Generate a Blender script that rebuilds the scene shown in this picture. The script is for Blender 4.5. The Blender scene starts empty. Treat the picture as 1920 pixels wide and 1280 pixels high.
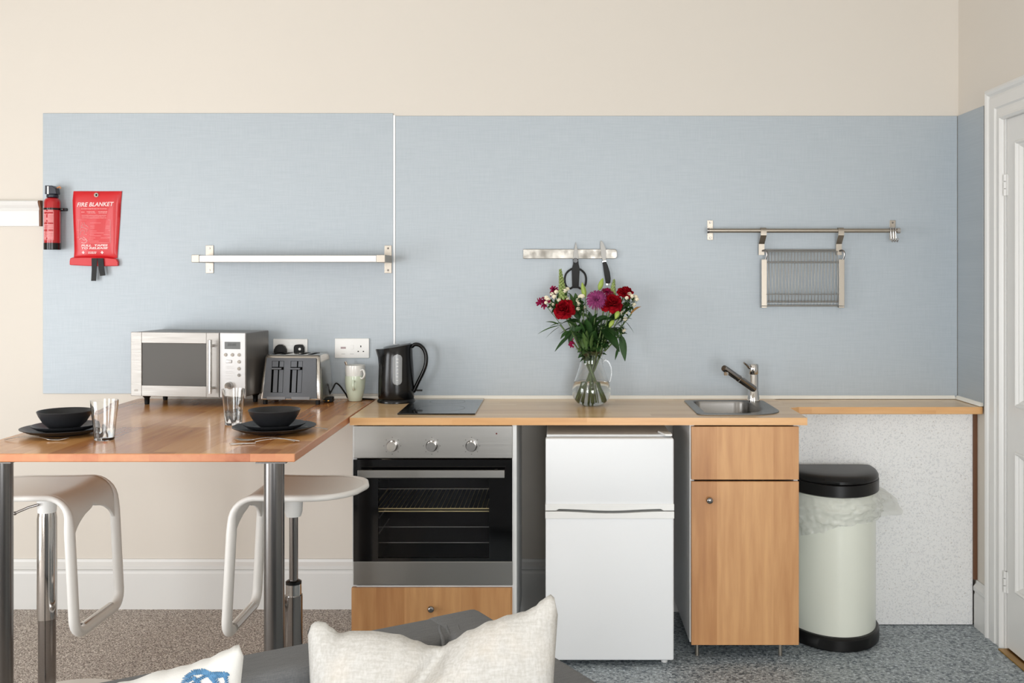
import bpy, bmesh, math, random
from mathutils import Vector, Matrix, noise
random.seed(7)
PI = math.pi
SC = bpy.context.scene
COL = SC.collection

# ------------------------------------------------------------------ camera, light, exposure
CD, CH, CX, CY, CF = 4.4, 1.437, 1045.0, 515.0, 1925.0     # distance to wall, height, principal point, focal (px)
cam = bpy.data.cameras.new('camera')
camo = bpy.data.objects.new('camera', cam); COL.objects.link(camo)
camo.location = (0, -CD, CH); camo.rotation_euler = (PI/2, 0, 0)
cam.sensor_width = 36; cam.lens = CF/1920*36
cam.shift_x = (960-CX)/1920; cam.shift_y = -(640-CY)/1920
cam.clip_start = 0.05
SC.camera = camo

W = bpy.data.worlds.new('world'); SC.world = W; W.use_nodes = True
W.node_tree.nodes['Background'].inputs[0].default_value = (0.80, 0.88, 1.0, 1)
W.node_tree.nodes['Background'].inputs[1].default_value = 0.6

def area(name, loc, target, sx, sy, power, color=(1, 1, 1)):
    l = bpy.data.lights.new(name, 'AREA'); l.shape = 'RECTANGLE'; l.size = sx; l.size_y = sy
    l.energy = power; l.color = color
    o = bpy.data.objects.new(name, l); COL.objects.link(o); o.location = loc
    d = Vector(target)-Vector(loc); o.rotation_euler = d.to_track_quat('-Z', 'Y').to_euler()
    return o
area('window_and_fill_light', (-3.94, -2.70, 1.05), (0, -2.70, 1.05), 1.7, 2.0, 64, (0.965, 0.985, 1.0))
area('window_and_fill_light', (-3.05, -6.94, 1.10), (-3.05, 0, 1.10), 1.5, 2.0, 76, (0.965, 0.985, 1.0))
area('window_and_fill_light', (0.75, -6.94, 1.10), (0.75, 0, 1.10), 1.5, 2.0, 94, (0.965, 0.985, 1.0))  # added fill, placed clear of the sofa to brighten the low fronts

vs = SC.view_settings
vs.view_transform = 'Standard'; vs.look = 'None'; vs.gamma = 1; vs.use_curve_mapping = False
vs.exposure = 0.46

# ------------------------------------------------------------------ helpers
def XW(px, y): return (px-CX)*(CD+y)/CF
def ZW(py, y): return CH-(py-CY)*(CD+y)/CF
def PW(px, py, y): return Vector((XW(px, y), y, ZW(py, y)))
def lin(c):
    return tuple(((v/255)/12.92 if v/255 <= 0.04045 else ((v/255+0.055)/1.055)**2.4) for v in c)+(1,)

def root_of(o):
    while o.parent: o = o.parent
    return o

class MB:
    def __init__(s): s.bm = bmesh.new()
    def box(s, x0, x1, y0, y1, z0, z1, bevel=0, seg=2, M=None):
        r = bmesh.ops.create_cube(s.bm, size=1)
        vs_ = r['verts']
        for v in vs_:
            v.co = Vector(((x0+x1)/2+v.co.x*(x1-x0), (y0+y1)/2+v.co.y*(y1-y0), (z0+z1)/2+v.co.z*(z1-z0)))
        if bevel:
            es = list({e for v in vs_ for e in v.link_edges})
            rb = bmesh.ops.bevel(s.bm, geom=es, offset=bevel, segments=seg, affect='EDGES', profile=0.5)
            vs_ = list({v for f in rb['faces'] for v in f.verts} | {v for v in vs_ if v.is_valid})
        if M is not None:
            for v in vs_:
                if v.is_valid: v.co = M @ v.co
        return s
    def cyl(s, p0, p1, r, r2=None, n=24, caps=True):
        p0, p1 = Vector(p0), Vector(p1); d = p1-p0
        q = d.to_track_quat('Z', 'Y').to_matrix().to_4x4()
        M = Matrix.Translation((p0+p1)/2) @ q
        bmesh.ops.create_cone(s.bm, cap_ends=caps, segments=n, radius1=r, radius2=r if r2 is None else r2, depth=d.length, matrix=M)
        return s
    def sphere(s, c, r, sc=(1, 1, 1), u=16, v=10, rot=None):
        M = Matrix.Translation(Vector(c)) @ (rot.to_4x4() if rot else Matrix.Identity(4)) @ Matrix.Diagonal((*sc, 1))
        bmesh.ops.create_uvsphere(s.bm, u_segments=u, v_segments=v, radius=r, matrix=M)
        return s
    def lathe(s, prof, c=(0, 0, 0), n=40, close=False, sx=1, sy=1):
        rings = []
        for (r, z) in prof:
            if r < 1e-6: rings.append([s.bm.verts.new((c[0], c[1], c[2]+z))])
            else: rings.append([s.bm.verts.new((c[0]+r*sx*math.cos(2*PI*i/n), c[1]+r*sy*math.sin(2*PI*i/n), c[2]+z)) for i in range(n)])
        pairs = list(zip(rings[:-1], rings[1:]))
        if close: pairs.append((rings[-1], rings[0]))
        for a, b in pairs:
            for i in range(n):
                j = (i+1) % n
                if len(a) == 1 and len(b) == 1: continue
                if len(a) == 1: s.bm.faces.new((a[0], b[j], b[i]))
                elif len(b) == 1: s.bm.faces.new((a[i], a[j], b[0]))
                else: s.bm.faces.new((a[i], a[j], b[j], b[i]))
        return s
    def tube(s, pts, r, n=8, closed=False, flat=None, caps=True, up=None):
        pts = [Vector(p) for p in pts]; m = len(pts)
        rs = r if isinstance(r, (list, tuple)) else [r]*m
        rings = []; prev = None
        for i, p in enumerate(pts):
            if closed: t = pts[(i+1) % m]-pts[i-1]
            else: t = pts[min(i+1, m-1)]-pts[max(i-1, 0)]
            t.normalize()
            if prev is None:
                a = Vector(up) if up else (Vector((0, 0, 1)) if abs(t.z) < 0.9 else Vector((1, 0, 0)))
                nn = (a-t*a.dot(t)).normalized()
            else: nn = (prev-t*prev.dot(t)).normalized()
            prev = nn; b = t.cross(nn)
            k = flat or 1
            rings.append([s.bm.verts.new(p+nn*rs[i]*k*math.cos(2*PI*j/n)+b*rs[i]*math.sin(2*PI*j/n)) for j in range(n)])
        pr = list(zip(rings[:-1], rings[1:]))
        if closed:
            # best matching offset of last ring to first
            off = min(range(n), key=lambda o: (rings[0][o].co-rings[-1][0].co).length)
            pr.append((rings[-1], rings[0][off:]+rings[0][:off]))
        for a, b in pr:
            for j in range(n):
                k2 = (j+1) % n
                s.bm.faces.new((a[j], a[k2], b[k2], b[j]))
        if caps and not closed:
            s.bm.faces.new(rings[0][::-1]); s.bm.faces.new(rings[-1])
        return s
    def prism(s, poly, a0, a1, axis='y'):
        def mk(u, v, a):
            return {'y': (u, a, v), 'z': (u, v, a), 'x': (a, u, v)}[axis]
        A = [s.bm.verts.new(mk(u, v, a0)) for u, v in poly]
        B = [s.bm.verts.new(mk(u, v, a1)) for u, v in poly]
        s.bm.faces.new(A[::-1]); s.bm.faces.new(B)
        n = len(poly)
        for i in range(n):
            s.bm.faces.new((A[i], A[(i+1) % n], B[(i+1) % n], B[i]))
        return s
    def grid(s, f, nu, nv, closed_u=False):
        V = [[s.bm.verts.new(f(i/(nu if closed_u else nu-1), j/(nv-1))) for j in range(nv)] for i in range(nu)]
        for i in range(nu if closed_u else nu-1):
            i2 = (i+1) % nu
            for j in range(nv-1):
                s.bm.faces.new((V[i][j], V[i2][j], V[i2][j+1], V[i][j+1]))
        return s
    def build(s, name, mat, parent=None, smooth=None, local=False, bevel=0, solid=0, sub=0, weld=False, recalc=True):
        bm = s.bm
        if weld: bmesh.ops.remove_doubles(bm, verts=bm.verts, dist=1e-5)
        if recalc: bmesh.ops.recalc_face_normals(bm, faces=bm.faces)
        if parent and not local:
            off = root_of(parent).location
            for v in bm.verts: v.co -= off
        me = bpy.data.meshes.new(name); bm.to_mesh(me); bm.free()
        o = bpy.data.objects.new(name, me); COL.objects.link(o)
        if parent: o.parent = parent
        for m in (mat if isinstance(mat, (list, tuple)) else [mat]): me.materials.append(m)
        if smooth is not None:
            for p in me.polygons: p.use_smooth = True
            if smooth < 180: me.set_sharp_from_angle(angle=math.radians(smooth))
        if bevel:
            b = o.modifiers.new('bevel', 'BEVEL'); b.width = bevel; b.segments = 2; b.limit_method = 'ANGLE'; b.angle_limit = math.radians(40)
        if solid:
            b = o.modifiers.new('solid', 'SOLIDIFY'); b.thickness = solid; b.offset = 0
        if sub:
            b = o.modifiers.new('sub', 'SUBSURF'); b.levels = sub; b.render_levels = sub
        return o

def thing(name, label, cat, loc=(0, 0, 0), rz=0, group=None):
    o = bpy.data.objects.new(name, None); COL.objects.link(o)
    o.empty_display_size = 0.05
    o.location = loc; o.rotation_euler = (0, 0, rz); o['label'] = label; o['category'] = cat
    if group: o['group'] = group
    return o
def tag(o, label, cat, group=None, kind=None):
    o['label'] = label; o['category'] = cat
    if group: o['group'] = group
    if kind: o['kind'] = kind
    return o
def struct(o): o['kind'] = 'structure'; return o
def copy_tree(o, parent=None):
    c = o.copy(); COL.objects.link(c)
    if parent: c.parent = parent
    for ch in [k for k in bpy.data.objects if k.parent == o]: copy_tree(ch, c)
    return c
def origin(o, loc):
    """move a mesh-thing's origin to its base"""
    loc = Vector(loc)
    for v in o.data.vertices: v.co -= loc
    o.location = loc
    return o

# ------------------------------------------------------------------ materials
def nmat(name):
    m = bpy.data.materials.new(name); m.use_nodes = True
    nt = m.node_tree; return m, nt, nt.nodes['Principled BSDF']
def N(nt, t, **k):
    n = nt.nodes.new(t)
    for a, b in k.items(): setattr(n, a, b)
    return n
def mat(name, rgb, rough=0.5, metal=0, bump=0, bscale=200, coat=0, spec=None, var=0, vscale=3, **kw):
    m, nt, b = nmat(name)
    b.inputs['Base Color'].default_value = lin(rgb); b.inputs['Roughness'].default_value = rough
    b.inputs['Metallic'].default_value = metal; b.inputs['Coat Weight'].default_value = coat
    b.inputs['Coat Roughness'].default_value = 0.08
    if spec is not None: b.inputs['Specular IOR Level'].default_value = spec
    for k, v in kw.items(): b.inputs[k.replace('_', ' ')].default_value = v
    tc = N(nt, 'ShaderNodeTexCoord')
    if var:
        no = N(nt, 'ShaderNodeTexNoise'); no.inputs['Scale'].default_value = vscale; no.inputs['Detail'].default_value = 4
        nt.links.new(tc.outputs['Object'], no.inputs['Vector'])
        mx = N(nt, 'ShaderNodeMixRGB', blend_type='MULTIPLY'); mx.inputs[0].default_value = 1
        cr = N(nt, 'ShaderNodeValToRGB'); cr.color_ramp.elements[0].position = 0.3; cr.color_ramp.elements[1].position = 0.7
        cr.color_ramp.elements[0].color = (1-var,)*3+(1,); cr.color_ramp.elements[1].color = (1, 1, 1, 1)
        nt.links.new(no.outputs[0], cr.inputs[0]); nt.links.new(cr.outputs[0], mx.inputs[2])
        mx.inputs[1].default_value = lin(rgb); nt.links.new(mx.outputs[0], b.inputs['Base Color'])
    if bump:
        no = N(nt, 'ShaderNodeTexNoise'); no.inputs['Scale'].default_value = bscale; no.inputs['Detail'].default_value = 3
        nt.links.new(tc.outputs['Object'], no.inputs['Vector'])
        bp = N(nt, 'ShaderNodeBump'); bp.inputs['Strength'].default_value = bump; bp.inputs['Distance'].default_value = 0.002
        nt.links.new(no.outputs[0], bp.inputs['Height']); nt.links.new(bp.outputs[0], b.inputs['Normal'])
    return m

def brushed(name, rgb, rough=0.3, stretch=(1, 1, 60), amt=0.12, metal=1.0):
    """stainless steel brushed: fine streaks stretched along one axis"""
    m, nt, b = nmat(name)
    tc = N(nt, 'ShaderNodeTexCoord'); mp = N(nt, 'ShaderNodeMapping'); mp.inputs['Scale'].default_value = stretch
    no = N(nt, 'ShaderNodeTexNoise'); no.inputs['Scale'].default_value = 8; no.inputs['Detail'].default_value = 5
    nt.links.new(tc.outputs['Object'], mp.inputs[0]); nt.links.new(mp.outputs[0], no.inputs['Vector'])
    mr = N(nt, 'ShaderNodeMapRange'); mr.inputs[1].default_value = 0.3; mr.inputs[2].default_value = 0.7
    mr.inputs[3].default_value = rough-amt*0.6; mr.inputs[4].default_value = rough+amt*0.6
    nt.links.new(no.outputs[0], mr.inputs[0]); nt.links.new(mr.outputs[0], b.inputs['Roughness'])
    b.inputs['Base Color'].default_value = lin(rgb); b.inputs['Metallic'].default_value = metal
    bp = N(nt, 'ShaderNodeBump'); bp.inputs['Strength'].default_value = 0.05; bp.inputs['Distance'].default_value = 0.0002
    nt.links.new(no.outputs[0], bp.inputs['Height']); nt.links.new(bp.outputs[0], b.inputs['Normal'])
    return m

def staves(name, cols, axis='x', width=0.05, length=0.45, rough=0.22, grain=1.0, coat=0.3, lw=0.0, vary=0.5):
    """laminated wood: staves running along axis, each with its own tone, plus fine grain"""
    m, nt, b = nmat(name); L = nt.links.new
    tc = N(nt, 'ShaderNodeTexCoord'); sp = N(nt, 'ShaderNodeSeparateXYZ'); L(tc.outputs['Object'], sp.inputs[0])
    al, ac = {'x': (0, 1), 'y': (1, 0), 'z': (2, 0)}[axis]
    def M(op, a, bb=None):
        n = N(nt, 'ShaderNodeMath', operation=op)
        for i, q in enumerate((a, bb)):
            if q is None: continue
            if isinstance(q, (int, float)): n.inputs[i].default_value = q
            else: L(q, n.inputs[i])
        return n.outputs[0]
    row = M('FLOOR', M('DIVIDE', sp.outputs[ac], width))
    wn = N(nt, 'ShaderNodeTexWhiteNoise', noise_dimensions='1D'); L(row, wn.inputs['W'])
    seg = M('FLOOR', M('ADD', M('DIVIDE', sp.outputs[al], length), M('MULTIPLY', wn.outputs[0], 7.3)))
    cb = N(nt, 'ShaderNodeCombineXYZ'); L(row, cb.inputs[0]); L(seg, cb.inputs[1])
    w2 = N(nt, 'ShaderNodeTexWhiteNoise', noise_dimensions='3D'); L(cb.outputs[0], w2.inputs['Vector'])
    mp = N(nt, 'ShaderNodeMapping')
    s = [14, 14, 14]; s[al] = 1.3; mp.inputs['Scale'].default_value = s
    ad = N(nt, 'ShaderNodeVectorMath', operation='MULTIPLY_ADD'); L(w2.outputs['Color'], ad.inputs[0])
    ad.inputs[1].default_value = (5, 5, 5); L(tc.outputs['Object'], ad.inputs[2]); L(ad.outputs[0], mp.inputs[0])
    no = N(nt, 'ShaderNodeTexNoise'); no.inputs['Scale'].default_value = 3.0; no.inputs['Detail'].default_value = 4; no.inputs['Distortion'].default_value = 0.1
    L(mp.outputs[0], no.inputs['Vector'])
    f = M('ADD', M('MULTIPLY', w2.outputs[0], vary), M('MULTIPLY', no.outputs[0], 1.0-vary+0.25*grain))
    cr = N(nt, 'ShaderNodeValToRGB'); e = cr.color_ramp.elements
    e[0].position = 0.12; e[1].position = 0.95
    e[0].color = lin(cols[0]); e[1].color = lin(cols[-1])
    for i, c in enumerate(cols[1:-1]):
        q = e.new(0.12+0.83*(i+1)/(len(cols)-1)); q.color = lin(c)
    L(f, cr.inputs[0]); L(cr.outputs[0], b.inputs['Base Color'])
    b.inputs['Roughness'].default_value = rough; b.inputs['Coat Weight'].default_value = coat; b.inputs['Coat Roughness'].default_value = 0.1
    bp = N(nt, 'ShaderNodeBump'); bp.inputs['Strength'].default_value = 0.0; bp.inputs['Distance'].default_value = 0.0001
    L(no.outputs[0], bp.inputs['Height']); L(bp.outputs[0], b.inputs['Normal'])
    return m

def speck(name, base, specks, scale=300, thr=0.6, rough=0.7, bump=0.0, soft=0.05, tone=None):
    """base colour with fine specks of other colours"""
    m, nt, b = nmat(name); L = nt.links.new
    tc = N(nt, 'ShaderNodeTexCoord'); cur = None
    for i, (c, sc_, th) in enumerate(specks):
        no = N(nt, 'ShaderNodeTexNoise'); no.inputs['Scale'].default_value = sc_; no.inputs['Detail'].default_value = 2.5; no.inputs['Roughness'].default_value = 0.7
        mp = N(nt, 'ShaderNodeMapping'); mp.inputs['Location'].default_value = (i*3.1, i*1.7, i*5.3); L(tc.outputs['Object'], mp.inputs[0]); L(mp.outputs[0], no.inputs['Vector'])
        mr = N(nt, 'ShaderNodeMapRange'); mr.inputs[1].default_value = th-soft; mr.inputs[2].default_value = th+soft; L(no.outputs[0], mr.inputs[0])
        mx = N(nt, 'ShaderNodeMixRGB'); L(mr.outputs[0], mx.inputs[0]); mx.inputs[2].default_value = lin(c)
        if cur is None: mx.inputs[1].default_value = lin(base)
        else: L(cur, mx.inputs[1])
        cur = mx.outputs[0]; last = no
    L(cur, b.inputs['Base Color']); b.inputs['Roughness'].default_value = rough
    if bump:
        bp = N(nt, 'ShaderNodeBump'); bp.inputs['Strength'].default_value = bump; bp.inputs['Distance'].default_value = 0.006
        L(last.outputs[0], bp.inputs['Height']); L(bp.outputs[0], b.inputs['Normal'])
    return m

def weave(name, base, dark, sx, sz, amt=0.5, rough=0.8, bump=0.1, metal=0, spec=0.3, blotch=0.0, bcol=(200, 190, 170), coat=0):
    """fabric or wallpaper: crossing streak noises, one along x, one along z"""
    m, nt, b = nmat(name); L = nt.links.new
    tc = N(nt, 'ShaderNodeTexCoord'); outs = []
    for sc_ in (sx, sz):
        mp = N(nt, 'ShaderNodeMapping'); mp.inputs['Scale'].default_value = sc_; L(tc.outputs['Object'], mp.inputs[0])
        no = N(nt, 'ShaderNodeTexNoise'); no.inputs['Scale'].default_value = 1; no.inputs['Detail'].default_value = 4; no.inputs['Roughness'].default_value = 0.6
        L(mp.outputs[0], no.inputs['Vector']); outs.append(no.outputs[0])
    ad = N(nt, 'ShaderNodeMath', operation='ADD'); L(outs[0], ad.inputs[0]); L(outs[1], ad.inputs[1])
    mr = N(nt, 'ShaderNodeMapRange'); mr.inputs[1].default_value = 0.8; mr.inputs[2].default_value = 1.2; mr.inputs[3].default_value = 0; mr.inputs[4].default_value = amt
    L(ad.outputs[0], mr.inputs[0])
    mx = N(nt, 'ShaderNodeMixRGB'); mx.inputs[1].default_value = lin(base); mx.inputs[2].default_value = lin(dark); L(mr.outputs[0], mx.inputs[0])
    cur = mx.outputs[0]
    if blotch:
        no = N(nt, 'ShaderNodeTexNoise'); no.inputs['Scale'].default_value = 14; no.inputs['Detail'].default_value = 3; L(tc.outputs['Object'], no.inputs['Vector'])
        m2 = N(nt, 'ShaderNodeMapRange'); m2.inputs[1].default_value = 0.5; m2.inputs[2].default_value = 0.75; m2.inputs[4].default_value = blotch; L(no.outputs[0], m2.inputs[0])
        mx2 = N(nt, 'ShaderNodeMixRGB'); L(m2.outputs[0], mx2.inputs[0]); L(cur, mx2.inputs[1]); mx2.inputs[2].default_value = lin(bcol); cur = mx2.outputs[0]
    L(cur, b.inputs['Base Color']); b.inputs['Roughness'].default_value = rough; b.inputs['Specular IOR Level'].default_value = spec
    b.inputs['Metallic'].default_value = metal; b.inputs['Coat Weight'].default_value = coat
    bp = N(nt, 'ShaderNodeBump'); bp.inputs['Strength'].default_value = bump; bp.inputs['Distance'].default_value = 0.001
    L(ad.outputs[0], bp.inputs['Height']); L(bp.outputs[0], b.inputs['Normal'])
    return m

def glass(name, tint=(1, 1, 1), ior=1.45, rough=0.0):
    m, nt, b = nmat(name)
    b.inputs['Base Color'].default_value = (*tint, 1); b.inputs['Transmission Weight'].default_value = 1
    b.inputs['IOR'].default_value = ior; b.inputs['Roughness'].default_value = rough
    return m

M_cream = mat('cream wall paint', (213, 206, 196), 0.75, bump=0.05, bscale=90, var=0.015, vscale=1.2)
M_ceil = mat('ceiling white', (214, 210, 203), 0.8)
M_trim = mat('white gloss trim paint', (217, 216, 213), 0.35, bump=0.03, bscale=60)
M_carpet = speck('taupe carpet pile', (178, 167, 158), [((234, 227, 218), 170, 0.54), ((108, 97, 89), 185, 0.55)], rough=0.95, bump=0.9, soft=0.03)
M_vinyl = speck('blue grey vinyl floor', (150, 158, 162), [((200, 209, 214), 80, 0.56), ((84, 94, 102), 85, 0.55)], rough=0.45, soft=0.06)
M_panel = weave('pale blue textured board', (174, 182, 188), (160, 169, 176), (300, 1, 12), (9, 1, 160), amt=0.5, rough=0.5, bump=0.1, spec=0.5, metal=0.18)
M_joint = mat('white joint strip', (236, 238, 240), 0.4)
M_caulk = mat('cream sealant', (242, 238, 228), 0.5)
M_top = staves('oiled beech worktop', [(202, 156, 108), (226, 188, 138), (238, 206, 162)], 'x', 0.06, 0.7, rough=0.32, coat=0.35, vary=0.5)
M_edge = staves('pale beech front edge', [(196, 142, 90), (216, 164, 108), (228, 182, 128)], 'x', 0.2, 0.5, rough=0.35, coat=0.1, vary=0.3)
M_tab = staves('varnished wood table', [(158, 94, 48), (198, 136, 78), (224, 168, 104)], 'y', 0.075, 0.6, rough=0.25, coat=0.22, vary=0.55)
M_tabedge = staves('reddish table edge', [(164, 92, 60), (194, 122, 84), (206, 142, 100)], 'y', 0.075, 9.0, rough=0.35, coat=0.15, vary=0.6)
M_front = staves('beech veneer', [(152, 98, 58), (184, 131, 82), (210, 160, 108)], 'z', 0.105, 9.0, rough=0.42, coat=0.05, vary=0.5)
M_steel = brushed('brushed stainless steel', (164, 162, 158), 0.33, (0.25, 1, 90), amt=0.05)
M_steelv = mat('satin steel leg', (128, 126, 125), 0.27, 1)
M_nickel = brushed('satin nickel', (168, 160, 149), 0.36, (30, 30, 30))
M_chrome = mat('chrome', (200, 198, 196), 0.08, 1)
M_chromed = mat('dark chrome', (150, 146, 144), 0.14, 1)
M_blade = mat('satin blade steel', (128, 126, 122), 0.42, 1)
M_silver = mat('silver plastic', (186, 185, 184), 0.4, 0.4)
M_mwf = brushed('pale brushed metal front', (148, 144, 139), 0.42, (1, 1, 60), metal=0.75)
M_white = mat('white plastic', (238, 238, 236), 0.35)
M_fridge = mat('white fridge enamel', (238, 240, 242), 0.5, bump=0.05, bscale=250)
M_carc = mat('white melamine', (225, 226, 226), 0.4)
M_black = mat('black plastic', (6, 6, 7), 0.22, spec=0.4)
M_blackm = mat('matt black plastic', (11, 11, 11), 0.5, spec=0.3)
M_blackg = mat('black gloss glass', (8, 8, 9), 0.06, coat=0.5)
M_lid = mat('black bin plastic', (11, 10, 10), 0.36, spec=0.35)
M_red = mat('red painted steel', (172, 8, 20), 0.28, coat=0.4)
M_redv = mat('red vinyl pouch', (198, 18, 28), 0.4, bump=0.2, bscale=60, coat=0.15)
M_print = mat('white print', (240, 210, 208), 0.6)
M_pinkp = mat('pale pink print', (235, 160, 160), 0.6)
M_dish = mat('charcoal stoneware', (33, 34, 37), 0.38, bump=0.08, bscale=120)
M_mugw = mat('white glazed ceramic', (226, 226, 222), 0.2)
M_mugg = mat('pale green glazed ceramic', (206, 216, 196), 0.2)
M_bin = mat('cream bin enamel', (228, 231, 219), 0.3, coat=0.2)
M_stool = mat('white stool paint', (226, 224, 220), 0.32)
M_toast = brushed('grey toaster panel', (84, 86, 90), 0.45, (60, 60, 1), metal=0.5)
M_sofa = weave('charcoal sofa fabric', (122, 123, 124), (98, 99, 101), (500, 500, 30), (30, 500, 500), amt=0.6, rough=0.95, bump=0.3, spec=0.15)
M_linen = weave('cream linen', (198, 196, 192), (164, 160, 152), (260, 260, 30), (30, 260, 260), amt=0.55, rough=0.9, bump=0.4, spec=0.15, blotch=0.3, bcol=(212, 200, 184))
M_cotton = weave('white cotton', (214, 213, 210), (220, 218, 212), (420, 420, 60), (60, 420, 420), amt=0.5, rough=0.9, bump=0.2, spec=0.15)
M_blue = mat('blue rope print', (92, 142, 184), 0.9, var=0.3, vscale=160)
M_speck = speck('speckled white laminate', (240, 240, 239), [((218, 219, 220), 150, 0.58), ((200, 196, 191), 100, 0.66)], rough=0.45)
M_brown = mat('raw brown board edge', (112, 74, 50), 0.7)
M_brass = mat('brass', (170, 130, 66), 0.3, 1)
M_glass = glass('clear glass', (0.98, 0.98, 0.97))
M_water = glass('water', (0.97, 0.98, 0.96), 1.33)
M_gauge = mat('milky gauge plastic', (140, 143, 145), 0.25)
M_dark = mat('recess shade black', (3, 3, 3), 0.8, spec=0.05)  # near-black painted in for shade inside slots and holes; colours the hook end too
M_screen = mat('grey display', (92, 94, 94), 0.25)
M_mwwin = mat('grey mesh window', (84, 82, 79), 0.5, spec=0.3)
M_rose = mat('dark red petals', (150, 2, 20), 0.75, spec=0.12, var=0.35, vscale=60, Subsurface_Weight=0.05)
M_mag = mat('magenta petals', (142, 16, 66), 0.7, spec=0.15, var=0.3, vscale=60)
M_pur = mat('purple petals', (142, 58, 108), 0.7, spec=0.15, var=0.35, vscale=90)
M_wfl = mat('ivory petals', (232, 222, 196), 0.55)
M_leaf = mat('dark green leaf', (44, 76, 34), 0.5, spec=0.3, var=0.35, vscale=30)
M_leaf2 = mat('mid green leaf', (70, 100, 48), 0.45, var=0.3, vscale=30)
M_bud = mat('yellow green bud', (150, 172, 74), 0.45, var=0.15, vscale=50)
M_snap = mat('snapdragon green', (142, 160, 92), 0.5, var=0.25, vscale=80)
M_stem = mat('green stem', (92, 116, 60), 0.45, var=0.3, vscale=50)
M_dry = mat('dried leaf', (186, 140, 84), 0.6)
def bagmat():
    m, nt, b = nmat('translucent bin liner'); L = nt.links.new
    b.inputs['Base Color'].default_value = lin((246, 247, 242)); b.inputs['Roughness'].default_value = 0.22
    tr = N(nt, 'ShaderNodeBsdfTransparent'); mx = N(nt, 'ShaderNodeMixShader')
    tl = N(nt, 'ShaderNodeBsdfTranslucent'); tl.inputs[0].default_value = lin((246, 247, 242))
    m1 = N(nt, 'ShaderNodeMixShader'); m1.inputs[0].default_value = 0.35
    L(b.outputs[0], m1.inputs[1]); L(tl.outputs[0], m1.inputs[2])
    mx.inputs[0].default_value = 0.62; L(tr.outputs[0], mx.inputs[1]); L(m1.outputs[0], mx.inputs[2])
    L(mx.outputs[0], nt.nodes['Material Output'].inputs['Surface'])
    return m
M_bag = bagmat()

def text_mesh(txt, size, shear=0.0, bold=0.0, space=1.0, extrude=0.0003):
    cu = bpy.data.curves.new('t', 'FONT'); cu.body = txt; cu.size = size; cu.shear = shear; cu.offset = bold
    cu.align_x = 'CENTER'; cu.align_y = 'CENTER'; cu.extrude = extrude; cu.space_character = space
    o = bpy.data.objects.new('t', cu); COL.objects.link(o)
    dg = bpy.context.evaluated_depsgraph_get(); dg.update()
    me = bpy.data.meshes.new_from_object(o.evaluated_get(dg))
    bpy.data.objects.remove(o); bpy.data.curves.remove(cu)
    return me
def text_on(mb, txt, size, center, tilt=0.0, **k):
    """text facing -y, centred at a point"""
    me = text_mesh(txt, size, **k)
    M = Matrix.Translation(Vector(center)) @ Matrix.Rotation(tilt, 4, 'Y') @ Matrix.Rotation(PI/2, 4, 'X')
    me.transform(M); mb.bm.from_mesh(me); bpy.data.meshes.remove(me)

# ------------------------------------------------------------------ room shell
RX = 1.719; LX = -4.0; FY = -7.0; CZ = 3.15
def wall(name, boxes, m):
    mb = MB()
    for b in boxes: mb.box(*b)
    return struct(mb.build(name, m))
T = 0.12
wall('wall_back', [(LX-T, RX+T, 0, T, -0.1, CZ)], M_cream)
wall('wall_right', [(RX, RX+T, FY, -1.39, 0, CZ), (RX, RX+T, -0.45, 0, 0, CZ), (RX, RX+T, -1.39, -0.45, 2.10, CZ)], M_cream)
wall('wall_left', [(LX-T, LX, FY, -3.55, 0, CZ), (LX-T, LX, -1.85, 0, 0, CZ), (LX-T, LX, -3.55, -1.85, 0, 0.05), (LX-T, LX, -3.55, -1.85, 2.05, CZ)], M_cream)
wall('wall_front', [(LX, -3.80, FY-T, FY, 0, CZ), (-2.30, 0.0, FY-T, FY, 0, CZ), (1.50, RX, FY-T, FY, 0, CZ),
     (-3.80, -2.30, FY-T, FY, 0, 0.1), (-3.80, -2.30, FY-T, FY, 2.1, CZ), (0.0, 1.50, FY-T, FY, 0, 0.1), (0.0, 1.50, FY-T, FY, 2.1, CZ)], M_cream)
wall('ceiling', [(LX-T, RX+T, FY-T, T, CZ, CZ+0.1)], M_ceil)
# carpet stops under the oven housing, vinyl to the right of it
wall('floor', [(LX-T, -0.74, FY-T, 0, -0.05, 0.010)], M_carpet)
wall('floor', [(-0.74, RX+T, FY-T, 0, -0.05, 0.0)], M_vinyl)
def window(n, c, w, h, axis):
    """sash window frame standing in its wall opening; c = centre"""
    mb = MB(); x, y, z = c
    def bx(u0, u1, z0, z1, t=0.03):
        if axis == 'x': mb.box(x-t, x+t, y+u0, y+u1, z0, z1, 0.004)
        else: mb.box(x+u0, x+u1, y-t, y+t, z0, z1, 0.004)
    for s in (-1, 1): bx(s*w/2-0.05 if s > 0 else -w/2, s*w/2 if s > 0 else -w/2+0.05, z-h/2, z+h/2)
    bx(-w/2+.05, w/2-.05, z-h/2, z-h/2+0.06); bx(-w/2+.05, w/2-.05, z+h/2-0.05, z+h/2); bx(-w/2+.05, w/2-.05, z-0.03, z+0.03)
    return struct(mb.build('window_%d' % n, M_trim))
window(1, (LX-0.06, -2.70, 1.05), 1.7, 2.0, 'x')
window(2, (-3.05, FY-0.06, 1.10), 1.5, 2.0, 'y')
window(3, (0.75, FY-0.06, 1.10), 1.5, 2.0, 'y')  # unseen window, added around the front-right fill lamp

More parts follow.
